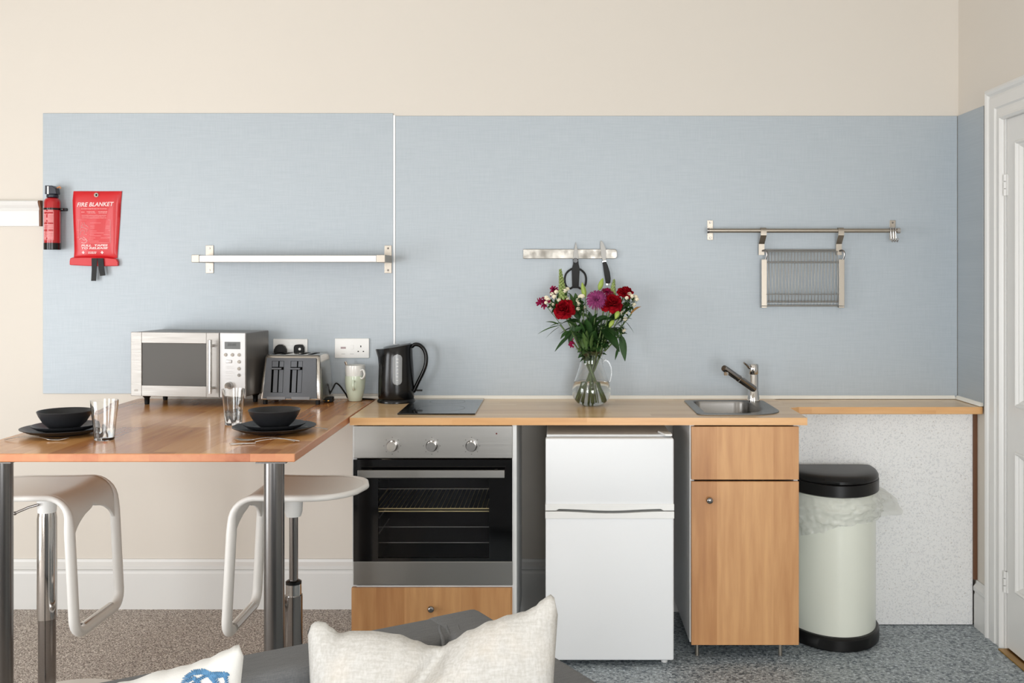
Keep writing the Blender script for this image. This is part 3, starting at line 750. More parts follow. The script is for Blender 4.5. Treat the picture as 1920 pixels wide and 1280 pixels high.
# ------------------------------------------------------------------ stools
def stool(name, label, X, Y, dirx, variant):
    t = thing(name, label, 'stool', (X, Y, 0.010), 0 if dirx > 0 else PI)
    Wd = 0.166; zS = 0.722; zF = 0.286; r = 0.0165
    # side profile, from rounded seat rim to foot rail (x toward the loop)
    prof = []
    for i in range(9):
        u = i/8; prof.append((-0.240+0.320*u, zS+0.003*(1-u)**2-0.003*math.sin(PI*u)))
    x_b, R1 = 0.152, 0.072
    for i in range(1, 9):
        a = PI/2*(1-i/8); prof.append((x_b-R1+R1*math.cos(a), zS-R1+R1*math.sin(a)))
    for i in range(1, 11):
        u = i/10; prof.append((x_b+0.016*u, zS-R1-(zS-R1-zF-0.05)*u))
    # arc-length table
    L = [0]
    for a, b in zip(prof[:-1], prof[1:]): L.append(L[-1]+math.hypot(b[0]-a[0], b[1]-a[1]))
    def at(s):
        s = max(0, min(s, L[-1]))
        for i in range(len(L)-1):
            if s <= L[i+1]+1e-9:
                k = (s-L[i])/(L[i+1]-L[i]); return (prof[i][0]*(1-k)+prof[i+1][0]*k, prof[i][1]*(1-k)+prof[i+1][1]*k)
    Lr = 0.16
    def hw(s): 
        return Wd*(0.05+0.95*math.sqrt(max(0, 1-(1-min(s/Lr, 1))**2.3))) if s < Lr else Wd
    sA = L[16]-0.008   # where the opening starts
    sE = sA+0.13
    def hole(s):
        if s <= sA: return 0
        k = min((s-sA)/(sE-sA), 1); return Wd*(1-(1-k)**2.4)**(1/1.8)
    mb = MB(); ns = 60
    for sg in (-1, 1):
        def f(u, v):
            s = u*(sA+0.13*0.68); a, b = hole(s), hw(s); w = a+(b-a)*v
            x, z = at(s); dish = (0.004-0.007*math.cos(PI/2*min(abs(w)/Wd, 1)))*min(1, max(0, 1-(s-L[8])/0.1)) if s < L[16] else 0
            return Vector((x, sg*w, z+dish))
        mb.grid(f, ns, 8)
    sh = mb.build('seat_shell', M_stool, t, smooth=60, local=True, solid=0.010, weld=True)
    # rim tube: closed loop
    pts = []
    ss = [L[-1]*i/46 for i in range(47)]
    for s in ss:
        x, z = at(s); pts.append((x, -hw(s), z))
    xe, ze = at(L[-1])
    for k in range(1, 7):
        a = PI/2*k/6; rr = 0.05
        pts.append((xe-0.0+0.004*k/6, -Wd+rr*(1-math.cos(a)), ze-rr*math.sin(a)))
    near = [p for p in pts]
    far = [(p[0], -p[1], p[2]) for p in pts[::-1]]
    loop = near+far
    # drop the duplicated rim points
    def rad(p):
        k = min(1, max(0, (zS-0.015-p[2])/0.09)); return 0.0098+(r-0.0098)*k
    mb = MB(); mb.tube(loop, [rad(p) for p in loop], n=14, closed=True); mb.build('rim_tube', M_stool, t, smooth=180, local=True)
    zz = ze-0.05
    mb = MB(); mb.tube([(xe+0.004-0.006, y, zz+0.006) for y in (-0.105, -0.05, 0, 0.05, 0.105)], 0.0155, n=12); mb.build('foot_rail', M_chrome, t, smooth=60, local=True)
    mb = MB(); mb.lathe([(0, zS-0.012), (0.040, zS-0.014), (0.031, zS-0.03), (0.029, zS-0.080), (0.024, zS-0.096), (0, zS-0.098)][::-1]); mb.build('hub', M_white, t, smooth=50, local=True)
    if variant == 'low':
        mb = MB(); mb.cyl((0, 0, 0.012), (0, 0, 0.30), 0.0275, n=36); mb.build('column', M_chromed, t, smooth=40, local=True)
        mb = MB(); mb.lathe([(0.0275, 0.285), (0.031, 0.287), (0.031, 0.62), (0.026, 0.656)]); mb.build('sleeve', M_chrome, t, smooth=40, local=True)
        mb = MB(); mb.tube([(-0.01, -0.035, 0.672), (-0.04, -0.040, 0.664), (-0.082, -0.045, 0.646)], 0.0042); mb.sphere((-0.083, -0.045, 0.6455), 0.0065, u=10, v=6)
        mb.build('lever', M_chromed, t, smooth=60, local=True)
    else:
        mb = MB(); mb.cyl((0, 0, 0.40), (0, 0, 0.66), 0.0145, n=24); mb.build('piston', M_chromed, t, smooth=40, local=True)
        mb = MB(); mb.cyl((0, 0, 0.365), (0, 0, 0.402), 0.0262, n=30); mb.build('inner_sleeve', M_chrome, t, smooth=40, local=True)
        mb = MB(); mb.lathe([(0.0262, 0.402), (0.0262, 0.410), (0.02, 0.414), (0.0145, 0.414)]); mb.build('collar', M_black, t, smooth=40, local=True)
        mb = MB(); mb.cyl((0, 0, 0.012), (0, 0, 0.365), 0.0295, n=36); mb.build('column', M_chromed, t, smooth=40, local=True)
    mb = MB(); mb.lathe([(0, 0.012), (0.06, 0.012), (0.18, 0.010), (0.207, 0.006), (0.21, 0.0), (0, 0)], (0.055, 0, 0.0), n=56)
    mb.build('base_plate', mat('satin base plate', (214, 208, 200), 0.35, 0.35), t, smooth=40, local=True)
    return t
stool('bar_stool', 'white looped bar stool at the far left end of the breakfast bar', -1.695, -0.99, 1, 'low')
stool('bar_stool', 'white looped bar stool under the corner of the bar beside the oven', -0.876, -0.99, -1, 'high')

# ------------------------------------------------------------------ microwave
def norm_angle(p, q): return math.atan2(q[1]-p[1], q[0]-p[0])
fl = Vector((XW(245.3, -0.23), -0.23, 0)); frr = Vector((XW(459.7, -0.305), -0.305, 0))
mw_w = (frr-fl).length; mw_a = norm_angle(fl, frr)
mid = (fl+frr)/2
mw = thing('microwave_oven', 'silver microwave oven with grey door window on the breakfast bar', 'microwave', (mid.x, mid.y, ZT), mw_a)
hh0, hh1 = 0.0385, 0.298; md = 0.222
def U(f): return -mw_w/2+mw_w*f
def V(f): return hh1-(hh1-hh0)*f      # f from the top
mb = MB(); mb.box(U(0)+0.002, U(1)-0.001, 0.012, md, hh0+0.004, hh1-0.001, 0.004)
mb.build('casing', brushed('grey steel casing', (128, 124, 120), 0.36, (1, 40, 1), metal=0.8), mw, local=True)
mb = MB(); frame(mb, U(0), U(0.774), V(1), V(0), U(0.095), U(0.664), V(0.83), V(0.17), 0, 0.0115)
mwd = mb.build('door', M_mwf, mw, local=True, bevel=0.0015)
mb = MB(); mb.box(U(0.095), U(0.664), 0.004, 0.011, V(0.83), V(0.17)); mb.build('window', M_mwwin, mwd, local=True)
mb = MB()
for f in (0.15, 0.815): mb.box(U(0.002), U(0.095), -0.0004, 0.0, V(f)-0.0006, V(f)+0.0006)
mb.box(U(0.033), U(0.062), -0.0005, 0.0, V(0.925), V(0.895)); mb.build('seam_lines', mat('grey seam', (176, 172, 166), 0.5), mwd, local=True)
mb = MB(); xh = U(0.725)
mb.tube([(xh, -0.028, V(0.93)), (xh, -0.028, V(0.11))], 0.0065, n=16)
for f in (0.2, 0.85): mb.tube([(xh, -0.027, V(f)), (xh, -0.0005, V(f))], 0.005, n=12)
mb.build('handle', M_chrome, mwd, smooth=50, local=True)
mb = MB(); mb.box(U(0.684), U(0.706), -0.006, -0.0003, V(0.92), V(0.11), 0.001); mb.build('handle_strip', M_chromed, mwd, local=True)
mb = MB(); mb.box(U(0.780), U(1), 0, 0.0115, V(1), V(0), 0.002); mcp = mb.build('control_panel', M_silver, mw, local=True)
mb = MB(); mb.box(U(0.823), U(0.958), -0.0008, -0.0001, V(0.25), V(0.138)); mb.build('display', M_screen, mcp, local=True)
mb = MB(); text_on(mb, '88:88', 0.016, (U(0.885), -0.0012, V(0.185)), shear=0.15); mb.build('digits', mat('dark digits', (58, 60, 60), 0.4), mcp, local=True)
for (u, v) in ((0.832, 0.338), (0.89, 0.338), (0.948, 0.338), (0.948, 0.444), (0.947, 0.55), (0.947, 0.65)):
    mb = MB(); mb.cyl((U(u), -0.0001, V(v)), (U(u), -0.0035, V(v)), 0.0072, 0.0062, n=20); mb.build('button', M_chrome, mcp, smooth=40, local=True)
mb = MB(); mb.box(U(0.835), U(0.885), -0.0035, -0.0001, V(0.465), V(0.418), 0.0016, 3); mb.build('button', M_silver, mcp, smooth=40, local=True)
mb = MB()
for (u0, u1, v) in ((0.835, 0.90, 0.52), (0.835, 0.905, 0.545), (0.83, 0.90, 0.60), (0.83, 0.905, 0.625), (0.83, 0.89, 0.66), (0.83, 0.88, 0.71)):
    mb.box(U(u0), U(u1), -0.0004, 0, V(v)-0.0007, V(v)+0.0007)
mb.build('small_print', mat('pale grey print', (186, 184, 182), 0.5), mcp, local=True)
mb = MB(); mb.cyl((U(0.867), -0.0001, V(0.815)), (U(0.867), -0.016, V(0.815)), 0.0165, 0.0145, n=32); mb.build('timer_dial', M_chrome, mcp, smooth=40, local=True)
for x in (U(0.09), U(0.91)):
    for y in (0.045, md-0.035):
        mb = MB(); mb.lathe([(0, 0.0005), (0.009, 0.0005), (0.010, 0.010), (0.0105, 0.026), (0.020, 0.037), (0.020, 0.042), (0, 0.042)], (x, y, 0), n=20); mb.build('foot', M_blackm, mw, smooth=40, local=True)

# ------------------------------------------------------------------ toaster
ts_y = -0.215
tl, tr_ = XW(484, ts_y), XW(603.5, ts_y)
tw = tr_-tl
ts = thing('toaster', 'grey and chrome four-slice toaster between microwave and mugs', 'toaster', ((tl+tr_)/2, ts_y, ZT), math.radians(-4))
h0, h1 = 0.020, ZW(667, ts_y)-ZT+0.002
td = 0.175
def tb_ring(z):   # plan narrows toward the top
    k = (z-h0)/(h1-h0); w = tw/2-0.014*k; return w
mb = MB(); n = 10; rings = []
lv_ = [(h0, 0.0), (h0+0.004, -0.003), (h0+0.09, -0.003), (h1-0.035, 0), (h1-0.012, 0.003), (h1-0.002, 0.012), (h1, 0.024)]
for z, ins in lv_:
    w = tb_ring(z)-max(ins, 0)*0.25; lean = 0.026*(z-h0)/(h1-h0)
    rings.append([mb.bm.verts.new((x, y, z)) for x, y in rrect(-w, w, lean+ins*0.6+0.001, td-lean*0.3-ins*0.4, (0.012,)*4, 5)])
for a, b in zip(rings[:-1], rings[1:]):
    for i in range(len(a)): mb.bm.faces.new((a[i], a[(i+1) % len(a)], b[(i+1) % len(a)], b[i]))
mb.bm.faces.new(rings[0][::-1]); mb.bm.faces.new(rings[-1])
mb.build('casing', brushed('polished toaster steel', (196, 192, 186), 0.2, (4, 4, 30)), ts, smooth=50, local=True)
# front plate leaning with the casing; coordinates (u, z) on the leaning plane
def yl(z): return 0.026*(z-h0)/(h1-h0)-0.0035
def slab(mb, x0, x1, z0, z1, t0, t1, tap=0.0):
    k0 = (z0-h0)/(h1-h0)*tap; k1 = (z1-h0)/(h1-h0)*tap
    P_ = []
    for (z, k) in ((z0, k0), (z1, k1)):
        for x, s_ in ((x0, 1), (x1, -1)):
            for t_ in (t0, t1): P_.append(mb.bm.verts.new((x+s_*k, yl(z)+t_, z)))
    a, b, c, d, e, f, g, h = P_
    for q in ((a, c, g, e), (b, f, h, d), (a, e, f, b), (c, d, h, g), (a, b, d, c), (e, g, h, f)): mb.bm.faces.new(q)
mb = MB(); w = tw/2-0.017
slab(mb, -w, w, h0+0.006, h1-0.012, -0.003, 0.002, 0.010); fp = mb.build('front_plate', M_toast, ts, local=True, bevel=0.001)
zc0, zc1 = h0+0.030, h1-0.024
for cx in (-0.052, 0.026):
    mb = MB(); slab(mb, cx-0.028, cx+0.022, zc0, zc1, -0.0036, -0.003); rc = mb.build('slider_recess_shade', M_dark, fp, local=True)  # flat dark slab, the shade of a recess put into its colour
    mb = MB(); slab(mb, cx-0.019, cx-0.0015, zc0+0.001, zc1-0.036, -0.0042, -0.0036)
    slab(mb, cx+0.004, cx+0.021, zc0+0.001, zc1-0.036, -0.0042, -0.0036); slab(mb, cx-0.026, cx-0.0015, zc1-0.024, zc1-0.001, -0.0042, -0.0036); slab(mb, cx+0.004, cx+0.021, zc1-0.024, zc1-0.001, -0.0042, -0.0036)
    mb.build('slider_plate', M_toast, rc, local=True)
    mb = MB(); slab(mb, cx-0.026, cx+0.016, zc1-0.0335, zc1-0.0265, -0.017, -0.0045); mb.build('lever', M_toast, rc, local=True, bevel=0.001)
for (a, b) in ((-0.095, -0.018), (0.008, 0.084)):
    mb = MB(); slab(mb, a, b, h0+0.002, h0+0.014, -0.005, -0.003); mb.build('crumb_tray', mat('tray grey', (120, 121, 124), 0.5, 0.3), fp, local=True, bevel=0.0008)
mb = MB()
for cx in (-0.085, -0.045, 0.03, 0.07): mb.box(cx-0.010, cx+0.010, 0.045, td-0.03, h1-0.0006, h1+0.0008)
mb.build('bread_slots', M_dark, ts, local=True)
for x in (-tw/2+0.02, tw/2-0.02):
    for y in (0.02, td-0.02):
        mb = MB(); mb.cyl((x, y, 0.0005), (x, y, h0+0.001), 0.009, n=16); mb.build('foot', M_blackm, ts, local=True)

# ------------------------------------------------------------------ sockets, plugs, cords
def socket(px0, px1, py0, py1, label, holes):
    x0, x1, z0, z1 = XW(px0, -.01), XW(px1, -.01), ZW(py1, -.01), ZW(py0, -.01)
    s_ = thing('wall_socket', label, 'socket', ((x0+x1)/2, -0.006, z0))
    mb = MB(); mb.box(x0, x1, -0.016, -0.0062, z0, z1, 0.003, 3); pl = mb.build('face_plate', M_white, s_, smooth=30)
    xm, zm = (x0+x1)/2, (z0+z1)/2
    if holes:
        hx = x0+(x1-x0)*0.76
        mb = MB(); mb.box(hx-0.002, hx+0.002, -0.0163, -0.0159, zm+0.004, zm+0.012)
        for s in (-1, 1): mb.box(hx+s*0.011-0.003, hx+s*0.011+0.003, -0.0163, -0.0159, zm-0.0155, zm-0.0115)
        mb.build('pin_holes', M_dark, pl)
        hx = x0+(x1-x0)*0.51
        mb = MB(); mb.box(hx-0.006, hx+0.006, -0.0175, -0.0161, zm-0.004, zm+0.014, 0.001); mb.build('rocker_switch', M_white, pl)
        hx = x0+(x1-x0)*0.25
        mb = MB(); mb.box(hx-0.011, hx+0.011, -0.0163, -0.0159, zm-0.002, zm+0.006)
        mb.build('neon_window', mat('dull red grey print', (170, 150, 152), 0.5), pl)
        mb = MB()
        for k, u in ((0, 0.25), (1, 0.5)):
            hx = x0+(x1-x0)*u; mb.box(hx-0.008, hx+0.008, -0.0162, -0.0159, z0+0.017, z0+0.0185)
        mb.build('small_print', mat('grey print', (170, 170, 170), 0.5), pl)
    else:
        mb = MB()
        for u in (0.44, 0.56): hx = x0+(x1-x0)*u; mb.box(hx-0.005, hx+0.005, -0.0175, -0.0161, z1-0.030, z1-0.014, 0.001)
        mb.build('rocker_switch', M_white, pl)
    return s_
socket(512.5, 577, 635, 671, 'white double wall socket behind the toaster with two black plugs in it', False)
socket(628, 692.5, 634, 671, 'white wall socket with an empty outlet above the stacked mugs', True)
def plug(px, py, y, label, kind):
    x, z = XW(px, y), ZW(py, y)
    p = thing('power_plug', label, 'plug', (x, -0.017, z))
    mb = MB()
    if kind == 'round': mb.prism([(x+a, z+b) for a, b in ((-0.026, -0.02), (0.026, -0.02), (0.025, -0.004), (0.017, 0.010), (0.008, 0.0165), (-0.008, 0.0165), (-0.017, 0.010), (-0.025, -0.004))], -0.045, -0.0168, 'y')
    else: mb.prism([(x+a, z+b) for a, b in ((-0.021, -0.02), (0.021, -0.02), (0.021, 0.004), (0.014, 0.0155), (0.006, 0.0165), (-0.006, 0.0165), (-0.017, 0.015), (-0.021, 0.006))], -0.042, -0.0168, 'y')
    mb.build('plug_body', M_blackm, p, bevel=0.003)
    mb = MB(); mb.tube([(x, -0.035, z-0.018), (x, -0.035, z-0.05), (x+0.002, -0.028, z-0.10), (x+0.01, -0.022, ZT+0.006)], 0.0033, n=8); mb.build('flex', M_blackm, p, smooth=60)
    if kind != 'round':
        mb = MB(); mb.cyl((x+0.005, -0.042, z-0.002), (x+0.005, -0.0428, z-0.002), 0.0055, n=16); mb.build('sticker', M_white, p)
plug(526, 653, -0.03, 'domed black plug in the left half of the socket behind the toaster', 'round')
plug(561, 653, -0.03, 'black plug with a white round sticker in the socket behind the toaster', 'sq')
cd = thing('kettle_cord', 'black flex and plug lying on the bar between toaster and mugs', 'cord', (XW(620, -.1), -0.1, ZT))
mb = MB()
def smooth_path(P_, n=8):
    out = []
    P_ = [Vector(p) for p in P_]
    for i in range(len(P_)-1):
        a = P_[max(i-1, 0)]; b = P_[i]; c = P_[i+1]; d = P_[min(i+2, len(P_)-1)]
        for k in range(n):
            t = k/n; out.append(0.5*((2*b)+(c-a)*t+(2*a-5*b+4*c-d)*t*t+(3*b-a-3*c+d)*t**3))
    out.append(P_[-1]); return out
path = [(XW(612, -.11), -0.11, ZT+0.012), (XW(618, -.10), -0.10, ZT+0.03), (XW(624, -.08), -0.08, ZW(728, -.08)), (XW(630, -.06), -0.06, ZW(718.5, -.06)), (XW(638, -.05), -0.05, ZW(724, -.05)), (XW(648, -.04), -0.04, ZW(738, -.04)), (XW(655, -.035), -0.035, ZT+0.004), (XW(680, -.04), -0.04, ZT+0.0035), (XW(701, -.06), -0.06, ZT+0.0035)]
mb.tube(smooth_path(path), 0.0032, n=8)
mb.tube(smooth_path([(XW(607, -.115), -0.115, ZT+0.018), (XW(606, -.11), -0.11, ZT+0.04), (XW(610, -.11), -0.11, ZT+0.058), (XW(614, -.11), -0.11, ZT+0.045), (XW(612, -.115), -0.115, ZT+0.018)]), 0.0028, n=8)
mb.build('flex', M_black, cd, smooth=60)
mb = MB(); xx = XW(614, -.12); mb.box(xx-0.014, xx+0.024, -0.140, -0.100, ZT+0.0005, ZT+0.022, 0.004); pb_ = mb.build('plug_body', M_blackm, cd)
mb = MB()
for dx in (-0.006, 0.012): mb.box(xx+dx-0.003, xx+dx+0.003, -0.158, -0.1395, ZT+0.008, ZT+0.012)
mb.build('pins', M_brass, pb_)

# ------------------------------------------------------------------ mugs, spoon
MY = -0.085; mx_ = XW(666, MY)
def mug(name, label, z0, zbot_r, ztop_r, h, m, handle_ang, col):
    t = thing(name, label, 'mug', (mx_, MY, z0))
    mb = MB(); prof = []
    R0, R1 = zbot_r, ztop_r
    outer = [(0, 0.0005), (R0-0.003, 0.0005), (R0, 0.003), (R0+(R1-R0)*0.45, h*0.28), (R0+(R1-R0)*0.82, h*0.52), (R1, h*0.78), (R1-0.001, h)]
    inner = [(R1-0.0045, h), (R1-0.005, h*0.78), (R0+(R1-R0)*0.82-0.005, h*0.52), (R0-0.002, h*0.12), (0, h*0.10)]
    mb.lathe(outer+inner, (mx_, MY, z0), n=40); b = mb.build('cup', m, t, smooth=50)
    a = handle_ang; c, s_ = math.cos(a), math.sin(a); mb = MB()
    P_ = [(R1*0.97, h*0.80), (R1+0.014, h*0.84), (R1+0.024, h*0.70), (R1+0.021, h*0.58), (R1+0.008, h*0.48), (R1*0.92, h*0.52)]
    mb.tube(smooth_path([(mx_+r_*c, MY+r_*s_, z0+zz) for r_, zz in P_], 5), 0.0052, n=10, flat=0.7); mb.build('handle', m, t, smooth=60)
    return t
mug('mug', 'pale green tapered mug, the lower of the two stacked beside the kettle', ZT, 0.028, 0.0425, 0.107, M_mugg, -1.50, None)
mug('mug', 'white mug stacked on top of the pale green one', ZT+0.048, 0.027, 0.0415, 0.103, M_mugw, -0.75, None)
sp = thing('teaspoon', 'small steel teaspoon sticking up out of the top mug', 'spoon', (mx_-0.01, MY, ZT+0.06))
mb = MB(); mb.tube([(mx_-0.005, MY, ZT+0.075), (mx_-0.028, MY-0.004, ZT+0.135), (mx_-0.040, MY-0.008, ZT+0.166)], [0.003, 0.0035, 0.0052], n=8, flat=0.4, up=(0, 1, 0)); mb.build('handle', M_nickel, sp, smooth=60)
mb = MB(); mb.sphere((mx_-0.003, MY, ZT+0.070), 0.009, (1, 0.4, 1.3), 12, 8); mb.build('bowl', M_nickel, sp, smooth=60)

# ------------------------------------------------------------------ kettle
KY = -0.115; kx = XW(743, KY)
kt = thing('electric_kettle', 'black plastic jug kettle with grey water gauge, beside the hob', 'kettle', (kx, KY, ZT))
mb = MB(); mb.lathe([(0, 0.0005), (0.078, 0.0005), (0.0785, 0.008), (0.074, 0.0145), (0, 0.0145)], (kx, KY, ZT)); mb.build('power_base', M_black, kt, smooth=40)
KH = ZW(651, KY)-ZT
kprof = [(0.072, 0.0155), (0.0745, 0.022), (0.0745, 0.05), (0.0745, 0.07), (0.0735, 0.11), (0.071, 0.15), (0.068, 0.19), (0.0665, KH), (0.064, KH+0.004)]
mb = MB(); n = 48; rings = []
zlid = lambda x: KH+0.006+0.10*(x-kx+0.07)*0.9
for (r_, z) in kprof:
    rg = []
    for i in range(n):
        a = 2*PI*i/n; c, s_ = math.cos(a), math.sin(a)
        rr = r_; k = max(0, (z-0.135)/(KH-0.135))
        sp_ = math.exp(-((a-PI)/0.33)**2)*k**1.5*0.020
        zz = z
        if z > 0.18: zz = z+(c*0.0105)*((z-0.18)/(KH-0.18))
        rg.append(mb.bm.verts.new((kx+(rr+sp_)*c, KY+(rr+sp_*0)*s_, ZT+zz)))
    rings.append(rg)
for a, b in zip(rings[:-1], rings[1:]):
    for i in range(n): mb.bm.faces.new((a[i], a[(i+1) % n], b[(i+1) % n], b[i]))
mb.bm.faces.new(rings[0][::-1]); mb.bm.faces.new(rings[-1])
kb = mb.build('jug', M_black, kt, smooth=45)
mb = MB()
lr = []
for (r_, dz) in ((0.060, 0.0045), (0.056, 0.011), (0.035, 0.0145), (0, 0.0155)):
    lr.append([mb.bm.verts.new((kx+0.004+r_*math.cos(2*PI*i/32), KY+r_*math.sin(2*PI*i/32), ZT+KH+dz+0.155*r_*math.cos(2*PI*i/32))) for i in range(32)] if r_ else [mb.bm.verts.new((kx+0.004, KY, ZT+KH+dz))])
for a, b in zip(lr[:-1], lr[1:]):
    for i in range(32):
        if len(b) == 1: mb.bm.faces.new((a[i], a[(i+1) % 32], b[0]))
        else: mb.bm.faces.new((a[i], a[(i+1) % 32], b[(i+1) % 32], b[i]))
mb.build('lid', mat('smoky grey lid', (96, 100, 104), 0.2, coat=0.4), kt, smooth=50)
hp = [(772, 650), (778, 645.5), (787, 647), (795, 655), (799, 668), (798, 684), (792, 700), (784, 716), (777.5, 730), (775, 734)]
mb = MB(); P_ = [Vector((XW(a, KY), KY, ZW(b, KY))) for a, b in hp]
mb.tube(smooth_path(P_, 5), [0.0115]*46, n=14, flat=0.72, up=(0, 0, 1)); mb.build('handle', M_black, kt, smooth=60)
mb = MB(); gx = XW(745, KY-0.07); gz0, gz1 = ZW(722, KY-0.07), ZW(664, KY-0.07)
def gsurf(u, v):
    # capsule outline wrapped on the jug
    w = 0.0185; Hh = gz1-gz0; z = gz0+Hh*v
    e = min((z-gz0), (gz1-z)); hwid = w if e > w else math.sqrt(max(0, w*w-(w-e)**2))
    x = gx+(u*2-1)*hwid
    zz = z-ZT; r_ = 0.0745
    for (ra, za), (rb, zb2) in zip(kprof[:-1], kprof[1:]):
        if za <= zz <= zb2: r_ = ra+(rb-ra)*(zz-za)/(zb2-za)
    r_ += 0.0018
    return Vector((x, KY-math.sqrt(max(r_*r_-(x-kx)**2, 1e-6)), z))
mb.grid(gsurf, 10, 30); wg = mb.build('water_gauge', M_gauge, kb, smooth=60)
mb = MB()
for k in range(7):
    z = gz0+0.02+k*(gz1-gz0-0.04)/6; p = gsurf(0.5, (z-gz0)/(gz1-gz0)); mb.box(p.x-0.004, p.x+0.004, p.y-0.0008, p.y+0.001, z-0.0008, z+0.0008)
mb.build('level_marks', M_white, wg)
mb = MB(); mb.box(XW(777, KY), XW(792, KY), KY-0.006, KY+0.006, ZW(733, KY), ZW(730, KY), 0.001)
mb.build('switch', M_black, kt)

# ------------------------------------------------------------------ glass tumblers
def tumbler(x, y, rb, rt, h, label):
    t = thing('glass_tumbler', label, 'glass', (x, y, ZT), 0, 'glass tumblers on the bar')
    n = 12
    mb = MB(); n = 48; rings = []
    prof = [(0, 0.0006, 0), (rb-0.002, 0.0006, 0), (rb, 0.003, 1), (rb+(rt-rb)*0.5, h*0.5, 1), (rt*0.985, h*0.86, 0.5), (rt, h, 0), (rt-0.0016, h, 0), (rt*0.985-0.0018, h*0.86, 0.5), (rb+(rt-rb)*0.5-0.0019, h*0.5, 1), (rb-0.0022, 0.009, 1), (0, 0.008, 0)]
    for (r_, z, fac) in prof:
        if r_ == 0: rings.append([mb.bm.verts.new((x, y, ZT+z))]); continue
        rg = []
        for i in range(n):
            a = 2*PI*i/n; ph = (a % (2*PI/8))-PI/8
            rr = r_*(1-fac*0.03*(1-abs(ph)/(PI/8)))
            rg.append(mb.bm.verts.new((x+rr*math.cos(a), y+rr*math.sin(a), ZT+z)))
        rings.append(rg)
    for a, b in zip(rings[:-1], rings[1:]):
        for i in range(n):
            j = (i+1) % n
            if len(a) == 1: mb.bm.faces.new((a[0], b[j], b[i]))
            elif len(b) == 1: mb.bm.faces.new((a[i], a[j], b[0]))
            else: mb.bm.faces.new((a[i], a[j], b[j], b[i]))
    mb.build('glass_body', M_glass, t, smooth=50)
    return t
tumbler(XW(195.7, -1.10), -1.10, 0.0315, 0.0425, 0.127, 'clear ribbed tumbler standing right of the left place setting')
tumbler(XW(437.5, -0.765), -0.765, 0.030, 0.0395, 0.126, 'clear ribbed tumbler standing in front of the microwave dial')

# ------------------------------------------------------------------ crockery and cutlery
def dishes(x, y, side):
    nm = {'left': 'in the left place setting', 'right': 'in the right place setting nearest the oven'}[side]
    a = MB(); a.lathe([(0, 0.0005), (0.075, 0.0005), (0.078, 0.004), (0.112, 0.010), (0.137, 0.0215), (0.1375, 0.0235), (0.135, 0.0235), (0.108, 0.0135), (0.075, 0.008), (0, 0.008)], (0, 0, 0), n=64)
    o = a.build('dinner_plate', M_dish, smooth=50); o.location = (x, y, ZT); tag(o, 'large charcoal dinner plate under the stack '+nm, 'plate', 'charcoal dinner plates')
    a = MB(); a.lathe([(0, 0.0), (0.06, 0.0), (0.062, 0.003), (0.085, 0.009), (0.103, 0.021), (0.1035, 0.023), (0.101, 0.023), (0.08, 0.0125), (0.058, 0.007), (0, 0.007)], (0, 0, 0), n=64)
    o = a.build('side_plate', M_dish, smooth=50); o.location = (x, y, ZT+0.0087); tag(o, 'smaller charcoal plate stacked under the bowl '+nm, 'plate', 'charcoal side plates')
    a = MB(); a.lathe([(0, 0), (0.044, 0), (0.046, 0.003), (0.066, 0.022), (0.080, 0.045), (0.086, 0.060), (0.0845, 0.062), (0.082, 0.060), (0.074, 0.042), (0.06, 0.022), (0.04, 0.008), (0, 0.006)], (0, 0, 0), n=64)
    o = a.build('bowl', M_dish, smooth=50); o.location = (x, y, ZT+0.0163); tag(o, 'round charcoal bowl on top of the plates '+nm, 'bowl', 'charcoal bowls')
dishes(XW(121.5, -0.975), -0.975, 'left')
dishes(XW(514.5, -0.945), -0.945, 'right')
M_cut = mat('polished cutlery steel', (160, 153, 145), 0.3, 1)
def fork(loc, ang, label, name='fork', tilt=0.0):
    t = thing(name, label, name, loc, ang); h = 0.001
    z = lambda x: 0.003+0.010*math.sin(PI*min(max((x+0.10)/0.15, 0), 1))**1.0
    mb = MB(); P_ = [(-0.10+0.135*i/12, 0, z(-0.10+0.135*i/12)) for i in range(13)]
    mb.tube(P_, [0.0044-0.0018*min(i/6, 1) if i < 9 else 0.0026+0.0015*(i-8)/4 for i in range(13)], n=10, flat=0.35, up=(0, 0, 1)); mb.build('handle', M_cut, t, smooth=60, local=True)
    mb = MB()
    if name == 'fork':
        mb.tube([(0.033, 0, z(0.035)), (0.042, 0, 0.005), (0.056, 0, 0.0035)], [0.005, 0.0105, 0.011], n=10, flat=0.2, up=(0, 0, 1))
        for dy in (-0.009, -0.003, 0.003, 0.009): mb.tube([(0.054, dy, 0.0036), (0.075, dy, 0.0030), (0.100, dy, 0.0075)], [0.0017, 0.0016, 0.0009], n=6)
        mb.build('tines', M_cut, t, smooth=60, local=True)
    elif name == 'knife':
        mb.prism([(0.033, -0.004), (0.10, -0.008), (0.112, -0.002), (0.106, 0.006), (0.033, 0.005)], 0.002, 0.0034, 'z'); mb.build('blade', M_cut, t, local=True)
    else:
        mb.sphere((0.058, 0, 0.006), 0.018, (1.5, 1, 0.28), 20, 10); mb.build('bowl', M_cut, t, smooth=60, local=True)
    return t
fy = -1.118
fork((XW(68, fy), fy, ZT+0.0005), 0.0, 'steel fork lying before the left plate stack at the edge of the bar', 'fork')
yq = -1.135
fork((XW(497, yq), yq, ZT+0.0005), math.radians(172), 'steel fork crossing the knife before the right plate stack', 'fork')
fork((XW(500, yq-0.035), yq-0.035, ZT+0.0005), math.radians(196), 'steel knife lying under the fork before the right plate stack', 'knife')
fork((XW(555, -0.93), -0.93+0.02, ZT+0.0005), math.radians(188), 'steel spoon whose handle peeks out right of the right plate stack', 'spoon')

